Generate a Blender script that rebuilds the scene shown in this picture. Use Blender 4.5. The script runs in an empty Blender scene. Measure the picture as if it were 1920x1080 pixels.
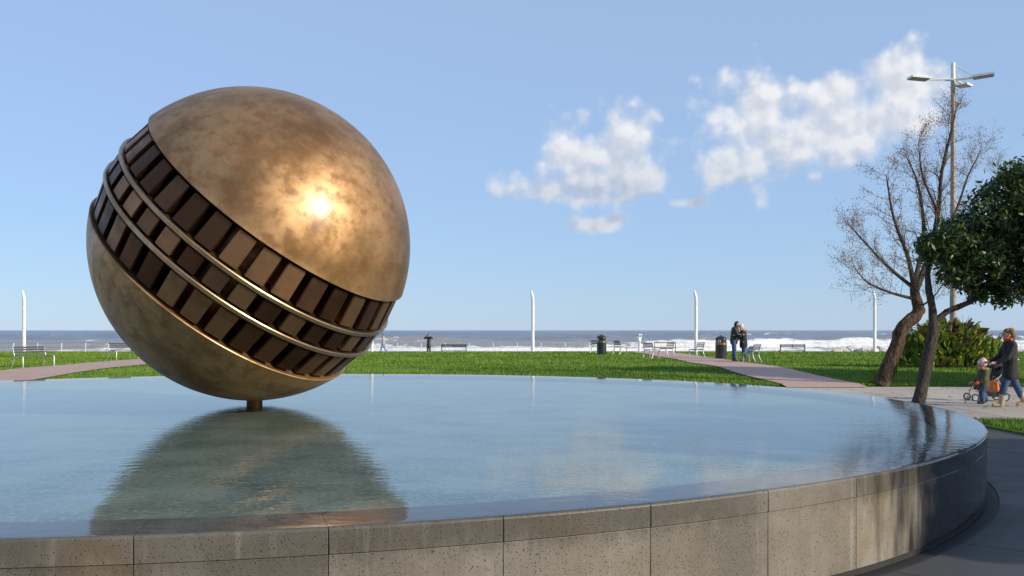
import bpy, bmesh, math, random
import numpy as np
from mathutils import Vector, Matrix, Euler

R = math.radians
random.seed(7)
rng = np.random.default_rng(7)
scene = bpy.context.scene
col = scene.collection

# ------------------------------------------------------------------ camera
FPX = 1866.7            # 35 mm lens on a 36 mm sensor, in pixels of a 1920 wide frame
EYE = 1.6
HOR = 619.0
cam_d = bpy.data.cameras.new('camera')
cam = bpy.data.objects.new('camera', cam_d)
col.objects.link(cam)
cam.location = (0, 0, EYE)
cam.rotation_euler = (R(90), 0, 0)
cam_d.lens = 35.0
cam_d.sensor_width = 36.0
cam_d.shift_y = (HOR - 540) / 1920
cam_d.clip_end = 40000
scene.camera = cam

def at(px, py, z=0.0):
    """place on level z that is seen at that spot of the photograph"""
    d = (EYE - z) * FPX / (py - HOR)
    return Vector(((px - 960) / FPX * d, d, z))
def pt(px, py, d):
    return Vector(((px - 960) / FPX * d, d, EYE + (HOR - py) / FPX * d))

# ------------------------------------------------------------------ world, sun
SUN_EL, SUN_AZ = R(23), R(118)      # azimuth clockwise from +Y
sun_dir = Vector((math.sin(SUN_AZ) * math.cos(SUN_EL), math.cos(SUN_AZ) * math.cos(SUN_EL), math.sin(SUN_EL)))
world = bpy.data.worlds.new('World')
scene.world = world
world.use_nodes = True
wn, wl = world.node_tree.nodes, world.node_tree.links
wn.clear()
w_out = wn.new('ShaderNodeOutputWorld')
w_bg = wn.new('ShaderNodeBackground')
sky = wn.new('ShaderNodeTexSky')
sky.sky_type = 'NISHITA'
sky.sun_disc = False
sky.sun_elevation = SUN_EL
sky.sun_rotation = SUN_AZ
sky.air_density = 1.0
sky.dust_density = 0.1
sky.ozone_density = 8.0
SKY_STRENGTH = 0.15
w_bg.inputs['Strength'].default_value = SKY_STRENGTH

def nd(nodes, t, **kw):
    n = nodes.new(t)
    for k, v in kw.items():
        setattr(n, k, v)
    return n

# clouds: (azimuth deg, elevation deg, half width deg, half height deg)
def ae(px, py, w, h):
    x, z = (px - 960) / FPX, (HOR - py) / FPX
    return (math.degrees(math.atan(x)), math.degrees(math.atan(z / math.hypot(1, x))), math.degrees(w / FPX), math.degrees(h / FPX))
CLOUDS = [ae(1080, 290, 75, 60), ae(1160, 290, 75, 66), ae(1110, 345, 130, 40), ae(1190, 325, 70, 45), ae(1030, 355, 75, 26), ae(1110, 370, 90, 16),
          ae(1420, 200, 80, 60), ae(1440, 270, 100, 70), ae(1560, 180, 55, 36), ae(1540, 250, 120, 60), ae(1630, 230, 100, 50), ae(1370, 310, 60, 36), ae(1700, 150, 70, 50),
          ae(1120, 420, 60, 13), ae(1160, 410, 26, 14), ae(1295, 380, 34, 11),
          (-62, 12, 7, 3.0), (48, 14, 6, 3.0), (95, 16, 7, 3), (150, 12, 7, 3), (-100, 14, 8, 3.4), (-150, 12, 6, 2.5)]
tc = nd(wn, 'ShaderNodeTexCoord')
sep = nd(wn, 'ShaderNodeSeparateXYZ')
wl.new(tc.outputs['Generated'], sep.inputs[0])
def wmath(op, a, b=None, c=None):
    n = nd(wn, 'ShaderNodeMath', operation=op)
    for i, v in enumerate((a, b, c)):
        if v is None: continue
        if isinstance(v, (int, float)): n.inputs[i].default_value = v
        else: wl.new(v, n.inputs[i])
    return n.outputs[0]
az = wmath('ARCTAN2', sep.outputs[0], sep.outputs[1])
el = wmath('ARCSINE', sep.outputs[2])
comb = nd(wn, 'ShaderNodeCombineXYZ')
wl.new(wmath('MULTIPLY', az, 57.29578), comb.inputs[0])
wl.new(wmath('MULTIPLY', el, 57.29578), comb.inputs[1])
cur = None
for (a, e, w, h) in CLOUDS:
    m = nd(wn, 'ShaderNodeVectorMath', operation='MULTIPLY_ADD')
    wl.new(comb.outputs[0], m.inputs[0])
    m.inputs[1].default_value = (1 / w, 1 / h, 0)
    m.inputs[2].default_value = (-a / w, -e / h, 0)
    l = nd(wn, 'ShaderNodeVectorMath', operation='LENGTH')
    wl.new(m.outputs[0], l.inputs[0])
    cur = l.outputs['Value'] if cur is None else wmath('SMOOTH_MIN', cur, l.outputs['Value'], 0.4)
off = nd(wn, 'ShaderNodeVectorMath', operation='ADD')
wl.new(comb.outputs[0], off.inputs[0]); off.inputs[1].default_value = (0.35, 0.55, 0)
def fluff(vec):
    n1 = nd(wn, 'ShaderNodeTexNoise'); n1.noise_dimensions = '2D'
    n1.inputs['Scale'].default_value = 0.34; n1.inputs['Detail'].default_value = 5; n1.inputs['Roughness'].default_value = 0.48
    n2 = nd(wn, 'ShaderNodeTexVoronoi'); n2.voronoi_dimensions = '2D'; n2.feature = 'SMOOTH_F1'
    n2.inputs['Scale'].default_value = 0.62; n2.inputs['Detail'].default_value = 2.5; n2.inputs['Roughness'].default_value = 0.45
    wl.new(vec, n1.inputs['Vector']); wl.new(vec, n2.inputs['Vector'])
    return wmath('ADD', wmath('MULTIPLY', wmath('SUBTRACT', n1.outputs[0], 0.5), 1.5), wmath('MULTIPLY', wmath('SUBTRACT', 0.45, n2.outputs['Distance']), 1.0))
f0, f1 = fluff(comb.outputs[0]), fluff(off.outputs[0])
base_d = wmath('SUBTRACT', 1.54, cur)
d0 = wmath('ADD', base_d, f0)
d1 = wmath('ADD', base_d, f1)
def wramp(v, a, b):
    m = nd(wn, 'ShaderNodeMapRange', interpolation_type='SMOOTHSTEP')
    wl.new(v, m.inputs[0]); m.inputs[1].default_value = a; m.inputs[2].default_value = b
    return m.outputs[0]
alpha = wmath('MULTIPLY', wramp(d0, -0.05, 1.05), 0.95)
# sunlit rims and billows against the thicker, greyer middle
lit = wmath('ADD', wmath('MULTIPLY', wramp(wmath('SUBTRACT', f0, f1), -0.42, 0.46), 0.50), wmath('MULTIPLY', wramp(d0, 1.5, 0.3), 0.12))
lit = wmath('ADD', lit, wmath('MULTIPLY', wramp(wmath('MULTIPLY', el, 57.29578), 7.2, 11.5), 0.40))      # flat grey bases share one height
cmix = nd(wn, 'ShaderNodeMix', data_type='RGBA')
wl.new(lit, cmix.inputs[0])
k = 1 / SKY_STRENGTH
cmix.inputs[6].default_value = (0.42 * k, 0.50 * k, 0.65 * k, 1)
cmix.inputs[7].default_value = (0.93 * k, 0.93 * k, 0.94 * k, 1)
smix = nd(wn, 'ShaderNodeMix', data_type='RGBA')
veil = nd(wn, 'ShaderNodeMix', data_type='RGBA')       # clear sea air: the sky's own blue, thinned by an even veil
veil.inputs[0].default_value = 0.65
wl.new(sky.outputs[0], veil.inputs[6])
veil.inputs[7].default_value = (0.305 / .65 * k, 0.405 / .65 * k, 0.565 / .65 * k, 1)
wl.new(alpha, smix.inputs[0]); wl.new(veil.outputs[2], smix.inputs[6]); wl.new(cmix.outputs[2], smix.inputs[7])
wl.new(smix.outputs[2], w_bg.inputs['Color'])
wl.new(w_bg.outputs[0], w_out.inputs[0])

sun_d = bpy.data.lights.new('sun', 'SUN')
sun_d.energy = 5.0
sun_d.angle = R(0.5)
sun_d.color = (1.0, 0.88, 0.70)
sun = bpy.data.objects.new('sun', sun_d)
col.objects.link(sun)
sun.location = sun_dir * 60
sun.rotation_euler = sun_dir.to_track_quat('Z', 'Y').to_euler()

scene.view_settings.view_transform = 'Standard'
scene.view_settings.look = 'None'
scene.view_settings.exposure = 0.0
scene.view_settings.gamma = 1.0
world.cycles.sampling_method = 'MANUAL'
world.cycles.sample_map_resolution = 256
scene.cycles.max_bounces = 8
scene.cycles.transparent_max_bounces = 12

# ------------------------------------------------------------------ materials
class Mat:
    """small wrapper round one node material"""
    def __init__(s, name, base=(.5, .5, .5), rough=.6, metal=0.0, spec=None):
        s.m = bpy.data.materials.new(name); s.m.use_nodes = True
        s.t = s.m.node_tree; s.n = s.t.nodes; s.l = s.t.links
        s.b = s.n['Principled BSDF']
        s.b.inputs['Base Color'].default_value = (*base, 1)
        s.b.inputs['Roughness'].default_value = rough
        s.b.inputs['Metallic'].default_value = metal
        if spec is not None: s.b.inputs['Specular IOR Level'].default_value = spec
        s.co = None
    def coord(s, which='Object', scale=(1, 1, 1)):
        t = s.n.new('ShaderNodeTexCoord'); mp = s.n.new('ShaderNodeMapping')
        mp.inputs['Scale'].default_value = scale
        s.l.new(t.outputs[which], mp.inputs[0]); return mp.outputs[0]
    def pos(s, scale=(1, 1, 1)):
        g = s.n.new('ShaderNodeNewGeometry'); mp = s.n.new('ShaderNodeMapping')
        mp.inputs['Scale'].default_value = scale
        s.l.new(g.outputs['Position'], mp.inputs[0]); return mp.outputs[0]
    def noise(s, vec, scale, detail=4, rough=.55, dist=0):
        n = s.n.new('ShaderNodeTexNoise'); s.l.new(vec, n.inputs['Vector'])
        n.inputs['Scale'].default_value = scale; n.inputs['Detail'].default_value = detail
        n.inputs['Roughness'].default_value = rough; n.inputs['Distortion'].default_value = dist
        return n.outputs[0]
    def voronoi(s, vec, scale, out='Distance', feature='F1'):
        n = s.n.new('ShaderNodeTexVoronoi'); n.feature = feature; s.l.new(vec, n.inputs['Vector'])
        n.inputs['Scale'].default_value = scale
        return n.outputs[out]
    def ramp(s, v, lo, hi, a=0.0, b=1.0):
        m = s.n.new('ShaderNodeMapRange'); m.interpolation_type = 'SMOOTHSTEP'
        s.l.new(v, m.inputs[0])
        for i, x in enumerate((lo, hi, a, b)): m.inputs[i + 1].default_value = x
        return m.outputs[0]
    def math(s, op, a, b=0.0):
        n = s.n.new('ShaderNodeMath'); n.operation = op
        for i, v in enumerate((a, b)):
            if isinstance(v, (int, float)): n.inputs[i].default_value = v
            else: s.l.new(v, n.inputs[i])
        return n.outputs[0]
    def mix(s, f, a, b, mode='MIX'):
        n = s.n.new('ShaderNodeMix'); n.data_type = 'RGBA'; n.blend_type = mode
        for i, v in ((0, f), (6, a), (7, b)):
            if isinstance(v, tuple): n.inputs[i].default_value = (*v[:3], 1)
            elif isinstance(v, (int, float)): n.inputs[i].default_value = v
            else: s.l.new(v, n.inputs[i])
        return n.outputs[2]
    def color(s, v): s.l.new(v, s.b.inputs['Base Color'])
    def rough(s, v): s.l.new(v, s.b.inputs['Roughness'])
    def bump(s, v, strength=.3, dist=.02):
        n = s.n.new('ShaderNodeBump'); n.inputs['Strength'].default_value = strength; n.inputs['Distance'].default_value = dist
        s.l.new(v, n.inputs['Height']); s.l.new(n.outputs[0], s.b.inputs['Normal']); return n
    def attr(s, name):
        n = s.n.new('ShaderNodeAttribute'); n.attribute_name = name; return n
    def info(s):
        return s.n.new('ShaderNodeObjectInfo').outputs['Random']

def simple(name, base, rough=.6, metal=0.0, var=.25, scale=8, bump=0.0, spec=None):
    """plain colour with a little uneven wear"""
    M = Mat(name, base, rough, metal, spec)
    v = M.coord('Object')
    n = M.noise(v, scale, 5)
    dark = tuple(c * (1 - var) for c in base); lite = tuple(min(1, c * (1 + var)) for c in base)
    M.color(M.mix(M.ramp(n, .3, .7), dark, lite))
    M.rough(M.ramp(n, .2, .8, max(.03, rough - .08), min(1, rough + .08)))
    if bump: M.bump(M.noise(v, scale * 4, 5), bump, .01)
    return M.m

# polished bronze with patina and wiping marks
def bronze(name, base, dark, r0, r1, scr=1.0):
    M = Mat(name, base, .3, 1.0)
    v = M.coord('Object')
    big = M.ramp(M.noise(v, .9, 5, .6), .38, .66)
    c = M.mix(big, base, dark)
    mott = M.noise(v, 6, 6, .65)
    c = M.mix(M.ramp(mott, .42, .68, 0, .65), c, dark)
    st = M.noise(M.coord('Object', (1.2, 1.2, 9)), 5, 4, .6, 1.5)
    c = M.mix(M.ramp(st, .60, .78, 0, .35 * scr), c, tuple(min(1, x * 1.7) for x in base))
    M.color(c)
    ro = M.math('ADD', M.ramp(mott, .3, .75, r0, r1), M.ramp(st, .55, .75, 0, .08))
    M.rough(ro)
    M.bump(M.noise(v, 26, 5, .6), .05, .01)
    if scr == 1.0:
        M.b.inputs['Coat Weight'].default_value = .35; M.b.inputs['Coat Roughness'].default_value = .30; M.b.inputs['Coat IOR'].default_value = 1.7
    return M.m
m_bronze = bronze('polished_bronze', (.46, .275, .125), (.18, .093, .032), .54, .70)
m_bronze_edge = bronze('cut_bronze', (.50, .33, .18), (.26, .15, .07), .30, .45)
m_core = bronze('dark_patina_bronze', (.20, .105, .05), (.07, .036, .02), .38, .55, .4)

# aggregate concrete of the basin, blackened by water and painted shade towards the overflow side
def basin_mat():
    M = Mat('aggregate_concrete', (.3, .25, .18), .6)
    p = M.pos()
    ln = M.noise(p, 1.1, 5, .6)
    c = M.mix(M.ramp(ln, .36, .66), (.100, .088, .068), (.205, .183, .148))
    ochre = M.ramp(M.noise(p, .8, 4, .6, .6), .50, .68, 0, .70)
    c = M.mix(ochre, c, (.150, .100, .036))
    streak = M.noise(M.pos((7, 7, .35)), 1.6, 5, .6)
    c = M.mix(M.ramp(streak, .56, .74, 0, .5), c, (.33, .31, .27))
    c = M.mix(M.ramp(streak, .46, .30, 0, .45), c, (.13, .11, .085))
    fine = M.noise(p, 120, 3, .7)
    c = M.mix(M.ramp(fine, .35, .7, 0, .3), c, (.30, .265, .21))
    spots = M.voronoi(p, 62)
    size = M.noise(p, 40, 2)
    holes = M.ramp(M.math('SUBTRACT', spots, M.math('MULTIPLY', size, .42)), .015, -.03)
    c = M.mix(M.math('MULTIPLY', holes, .9), c, (.022, .020, .018))
    spec = M.ramp(M.voronoi(p, 150), .16, .05, 0, .5)
    c = M.mix(spec, c, (.10, .085, .07))
    tint = M.ramp(M.info(), 0, 1, .74, 1.08)
    tc_ = M.n.new('ShaderNodeCombineColor')
    for i in range(3): M.l.new(tint, tc_.inputs[i])
    c = M.mix(1.0, c, tc_.outputs[0], 'MULTIPLY')
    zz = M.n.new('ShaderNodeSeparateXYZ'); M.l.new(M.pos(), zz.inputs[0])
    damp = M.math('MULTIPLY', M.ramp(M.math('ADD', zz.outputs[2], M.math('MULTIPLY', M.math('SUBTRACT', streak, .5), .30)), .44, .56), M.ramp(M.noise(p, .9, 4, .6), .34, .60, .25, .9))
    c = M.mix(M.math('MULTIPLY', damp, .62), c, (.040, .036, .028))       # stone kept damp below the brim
    # water film on the overflowing east side; colour blackened further to deepen tree shade
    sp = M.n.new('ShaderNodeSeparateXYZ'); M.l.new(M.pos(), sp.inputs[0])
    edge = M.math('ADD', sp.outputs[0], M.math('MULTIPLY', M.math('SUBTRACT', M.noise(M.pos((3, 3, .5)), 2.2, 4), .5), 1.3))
    wet_shade = M.ramp(edge, 2.3, 2.9)
    c = M.mix(M.math('MULTIPLY', wet_shade, .92), c, (.012, .012, .013))
    M.color(c)
    M.rough(M.math('SUBTRACT', M.ramp(ln, .3, .7, .50, .66), M.math('ADD', M.math('MULTIPLY', wet_shade, .42), M.math('MULTIPLY', damp, .16))))
    hgt = M.math('SUBTRACT', M.math('MULTIPLY', fine, .25), holes)
    hgt = M.math('MULTIPLY', hgt, M.ramp(wet_shade, 0, 1, 1, .15))
    M.bump(hgt, .5, .006)
    return M.m
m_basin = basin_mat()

def floor_mat():
    M = Mat('pool_floor_pebbles', (.25, .27, .22), .7)
    p = M.pos()
    n = M.noise(p, 1.5, 5, .6)
    c = M.mix(M.ramp(n, .3, .7), (.11, .15, .115), (.23, .28, .225))
    c = M.mix(M.ramp(M.voronoi(p, 22), .5, .1, 0, .55), c, (.40, .45, .37))
    M.color(c); return M.m
m_floor = floor_mat()

def water_mat():
    m = bpy.data.materials.new('pool_water'); m.use_nodes = True
    n, l = m.node_tree.nodes, m.node_tree.links
    n.clear()
    out = n.new('ShaderNodeOutputMaterial'); mx = n.new('ShaderNodeMixShader')
    tr = n.new('ShaderNodeBsdfTransparent'); gl = n.new('ShaderNodeBsdfGlossy'); fr = n.new('ShaderNodeFresnel')
    tr.inputs[0].default_value = (.93, .975, .98, 1)
    gl.inputs['Roughness'].default_value = 0.015
    g = n.new('ShaderNodeNewGeometry')
    ior = n.new('ShaderNodeMapRange')           # same strength of reflection for light entering and leaving the shallow water
    ior.inputs[3].default_value = 1.75; ior.inputs[4].default_value = 1 / 1.75
    l.new(g.outputs['Backfacing'], ior.inputs[0]); l.new(ior.outputs[0], fr.inputs['IOR'])
    def ns(scale, sc, det):
        mp = n.new('ShaderNodeMapping'); mp.inputs['Scale'].default_value = scale; mp.inputs['Rotation'].default_value = (0, 0, R(12))
        l.new(g.outputs['Position'], mp.inputs[0])
        t = n.new('ShaderNodeTexNoise'); t.inputs['Scale'].default_value = sc; t.inputs['Detail'].default_value = det
        l.new(mp.outputs[0], t.inputs['Vector']); return t.outputs[0]
    a = ns((1, 1.5, 1), 7.0, 3)
    b = ns((1, 1.3, 1), 22.0, 2)
    c = ns((.8, 1, 1), 1.2, 2)
    def mth(op, x, y):
        k = n.new('ShaderNodeMath'); k.operation = op
        for i, v in enumerate((x, y)):
            if isinstance(v, (int, float)): k.inputs[i].default_value = v
            else: l.new(v, k.inputs[i])
        return k.outputs[0]
    hsum = mth('ADD', mth('MULTIPLY', a, .62), mth('MULTIPLY', b, .20))
    # ripples come and go in patches
    hsum = mth('MULTIPLY', hsum, mth('ADD', .35, c))
    bp = n.new('ShaderNodeBump'); bp.inputs['Strength'].default_value = .34; bp.inputs['Distance'].default_value = .010
    l.new(hsum, bp.inputs['Height'])
    l.new(bp.outputs[0], gl.inputs['Normal']); l.new(bp.outputs[0], fr.inputs['Normal'])
    l.new(fr.outputs[0], mx.inputs[0]); l.new(tr.outputs[0], mx.inputs[1]); l.new(gl.outputs[0], mx.inputs[2])
    l.new(mx.outputs[0], out.inputs[0])
    return m
m_water = water_mat()

def lawn_mat():
    M = Mat('lawn_soil_grass', (.08, .15, .02), .8, spec=.2)
    p = M.pos()
    a = M.noise(p, .35, 5, .6); b = M.noise(p, 6, 5, .7)
    c = M.mix(M.ramp(a, .3, .7), (.070, .150, .012), (.125, .220, .022))
    c = M.mix(M.ramp(b, .35, .7, 0, .6), c, (.045, .10, .010))
    M.color(c); M.bump(b, 1.0, .05); return M.m
m_lawn = lawn_mat()

def blade_mat():
    M = Mat('grass_blade', (.09, .2, .02), .55, spec=.25)
    p = M.pos()
    a = M.noise(p, .5, 4); b = M.noise(p, 9, 2)
    c = M.mix(M.ramp(a, .3, .7), (.095, .185, .012), (.165, .265, .022))
    c = M.mix(M.ramp(b, .5, .8, 0, .6), c, (.20, .26, .05))
    c = M.mix(M.ramp(M.noise(p, .16, 5, .65), .50, .68, 0, .65), c, (.055, .125, .010))
    c = M.mix(M.ramp(M.noise(p, .28, 5, .7, .5), .58, .72, 0, .55), c, (.23, .24, .06))
    M.color(c)
    try: M.b.inputs['Subsurface Weight'].default_value = 0
    except Exception: pass
    return M.m
m_blade = blade_mat()

def paving_mat():
    M = Mat('concrete_paving', (.4, .35, .3), .75)
    p = M.pos()
    n = M.noise(p, .7, 6, .65); f = M.noise(p, 45, 3, .7)
    c = M.mix(M.ramp(n, .3, .7), (.35, .300, .25), (.46, .40, .335))
    c = M.mix(M.ramp(f, .4, .75, 0, .4), c, (.24, .21, .18))
    t = M.ramp(M.info(), 0, 1, .9, 1.08); cc = M.n.new('ShaderNodeCombineColor')
    for i in range(3): M.l.new(t, cc.inputs[i])
    c = M.mix(1.0, c, cc.outputs[0], 'MULTIPLY')
    M.color(c); M.bump(f, .25, .005); return M.m
m_paving = paving_mat()

def brick_mat():
    M = Mat('pink_brick_paving', (.4, .24, .2), .8)
    v = M.pos()
    b = M.n.new('ShaderNodeTexBrick'); M.l.new(v, b.inputs['Vector'])
    b.inputs['Scale'].default_value = 4.5
    b.inputs['Color1'].default_value = (.50, .31, .25, 1); b.inputs['Color2'].default_value = (.42, .25, .20, 1)
    b.inputs['Mortar'].default_value = (.30, .23, .20, 1); b.inputs['Mortar Size'].default_value = .02
    n = M.noise(v, .8, 5)
    M.color(M.mix(M.ramp(n, .3, .75, 0, .4), b.outputs[0], (.52, .38, .32)))
    return M.m
m_brick = brick_mat()

def sea_mat():
    M = Mat('rough_sea', (.2, .25, .3), .35)
    p = M.pos()
    sp = M.n.new('ShaderNodeSeparateXYZ'); M.l.new(p, sp.inputs[0])
    y = sp.outputs[1]
    wob = M.noise(M.pos((.004, .012, 0)), 1, 4, .6)
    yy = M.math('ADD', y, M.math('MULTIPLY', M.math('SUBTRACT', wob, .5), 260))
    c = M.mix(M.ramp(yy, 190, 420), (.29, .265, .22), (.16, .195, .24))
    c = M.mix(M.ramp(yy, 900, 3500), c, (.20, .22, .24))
    foam = M.attr('foam').outputs['Fac']
    fn = M.noise(M.pos((.30, .07, 1.3)), 1.0, 7, .72)
    fs = M.ramp(M.math('ADD', foam, M.math('MULTIPLY', M.math('SUBTRACT', fn, .5), 2.3)), .40, .75)
    caps = M.noise(M.pos((.035, .012, 0)), 1.0, 6, .7)
    fs = M.math('MAXIMUM', fs, M.ramp(caps, .62, .69, 0, .75))
    c = M.mix(fs, c, (.80, .79, .76))
    M.color(c)
    M.rough(M.ramp(fs, 0, 1, .34, .9))
    M.bump(M.noise(M.pos((.8, .5, 1)), 1.0, 5, .65), .8, .4)
    return M.m
m_sea = sea_mat()

m_white = simple('white_painted_steel', (.72, .72, .70), .4, 0, .10, 3)
m_grey_metal = simple('pale_grey_steel', (.50, .51, .52), .38, .35, .12, 6)
m_slat = simple('dark_slat_paint', (.085, .095, .105), .45, 0, .2, 8)
m_black = simple('black_enamel', (.022, .024, .026), .32, 0, .3, 6)
m_gold = simple('gold_band', (.50, .34, .09), .4, .6, .2, 8)
m_pole = simple('weathered_pole', (.30, .27, .22), .5, .2, .25, 2)
m_lampglass = simple('lamp_diffuser', (.16, .165, .14), .3, 0, .15, 4)
m_wood_rail = simple('brown_timber', (.26, .17, .11), .7, 0, .25, 5)
m_stone = simple('pale_rock', (.52, .48, .43), .85, 0, .25, 2, .5)
m_kerb = simple('kerb_concrete', (.36, .33, .29), .8, 0, .2, 3, .2)
m_gutter = simple('drain_channel', (.018, .018, .018), .7, 0, .3, 5)
m_rubber = simple('rubber', (.02, .02, .02), .7)
m_skin = simple('skin', (.52, .30, .21), .55, 0, .08, 10)
m_hair = simple('dark_hair', (.03, .02, .014), .55, 0, .4, 30, .5)
m_hair_b = simple('brown_grey_hair', (.13, .10, .075), .6, 0, .3, 30, .5)
m_coat = simple('charcoal_wool', (.013, .013, .016), .8, 0, .3, 14, .4)
m_jacket = simple('black_nylon', (.014, .014, .017), .5, 0, .3, 10, .4)
m_denim = simple('blue_denim', (.040, .075, .17), .85, 0, .35, 9, .5)
m_denim_d = simple('dark_denim', (.016, .024, .06), .85, 0, .35, 9, .5)
m_pale_denim = simple('pale_denim', (.16, .26, .42), .85, 0, .3, 9, .4)
m_boot = simple('tan_suede', (.46, .35, .23), .85, 0, .2, 12, .4)
m_boot_br = simple('brown_leather', (.20, .10, .045), .6, 0, .2, 12)
m_tweed = simple('brown_tweed', (.23, .15, .07), .9, 0, .35, 40, .5)
m_scarf = simple('red_scarf', (.55, .06, .03), .85, 0, .25, 20, .4)
m_olive = simple('olive_parka', (.060, .062, .026), .8, 0, .3, 12, .5)
m_fur = simple('hood_fur', (.30, .22, .15), .95, 0, .5, 45, .9)
m_pink = simple('pink_knit', (.66, .46, .47), .9, 0, .25, 24, .5)
m_orange = simple('orange_fabric', (.62, .17, .045), .75, 0, .2, 9, .4)
m_mustard = simple('mustard_fur', (.42, .25, .06), .95, 0, .4, 40, .9)
m_cream = simple('cream_knit', (.66, .58, .42), .9, 0, .2, 24, .5)
m_grey_jkt = simple('grey_jacket', (.33, .30, .30), .8, 0, .2, 10, .4)
m_bluewhite = simple('pale_blue_cloth', (.50, .56, .66), .8, 0, .3, 9, .5)
m_trouser = simple('dark_trousers', (.03, .03, .035), .8, 0, .3, 10, .4)

def bark(name, a, b, scale):
    M = Mat(name, a, .9, spec=.15)
    v = M.pos((1, 1, .28))
    n = M.noise(v, scale * 1.6, 8, .75, 1.6)
    vo = M.noise(M.pos((1, 1, .12)), scale * 4, 5, .7, .6)
    h = M.math('ADD', n, M.math('MULTIPLY', vo, .6))
    M.color(M.mix(M.ramp(h, .62, 1.02), a, b)); M.bump(h, 1.0, .08); return M.m
m_bark = bark('tamarisk_bark', (.028, .018, .012), (.20, .135, .085), 6)
m_bark_s = bark('smooth_bark', (.045, .038, .032), (.16, .135, .11), 11)
m_twig = simple('fine_twigs', (.10, .062, .042), .8, 0, .3, 3)

def leaf_mat(name, cols, rough=.4, trans=.25):
    M = Mat(name, cols[0], rough)
    r = M.attr('tint').outputs['Fac']
    c = M.mix(M.ramp(r, 0, .5), cols[0], cols[1])
    c = M.mix(M.ramp(r, .6, 1.0), c, cols[2])
    M.color(c)
    tl = M.n.new('ShaderNodeBsdfTranslucent'); M.l.new(c, tl.inputs[0])
    mx = M.n.new('ShaderNodeMixShader'); mx.inputs[0].default_value = trans
    out = M.n['Material Output']
    M.l.new(M.b.outputs[0], mx.inputs[1]); M.l.new(tl.outputs[0], mx.inputs[2]); M.l.new(mx.outputs[0], out.inputs[0])
    return M.m
m_leaf = leaf_mat('evergreen_leaf', ((.017, .038, .009), (.040, .078, .015), (.13, .17, .03)), .45)
m_tan = leaf_mat('withered_leaf', ((.22, .14, .08), (.34, .23, .14), (.16, .15, .06)), .8, .35)
def shrub_mat(name, base, tip):
    M = Mat(name, base, .4)
    n = M.noise(M.coord('Object'), 4, 3)
    f = M.math('MULTIPLY', M.info(), 1.0)
    c = M.mix(f, base, tip); c = M.mix(M.ramp(n, .45, .75, 0, .5), c, tuple(x * .6 for x in base))
    M.color(c)
    tl = M.n.new('ShaderNodeBsdfTranslucent'); M.l.new(c, tl.inputs[0])
    mx = M.n.new('ShaderNodeMixShader'); mx.inputs[0].default_value = .3
    M.l.new(M.b.outputs[0], mx.inputs[1]); M.l.new(tl.outputs[0], mx.inputs[2]); M.l.new(mx.outputs[0], M.n['Material Output'].inputs[0])
    return M.m
m_shrub_g = shrub_mat('broad_leaf_green', (.075, .15, .02), (.27, .35, .05))
m_shrub_y = shrub_mat('broad_leaf_yellow', (.28, .33, .04), (.50, .47, .09))
m_shrub_b = shrub_mat('broad_leaf_withered', (.060, .032, .020), (.18, .10, .05))

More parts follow.
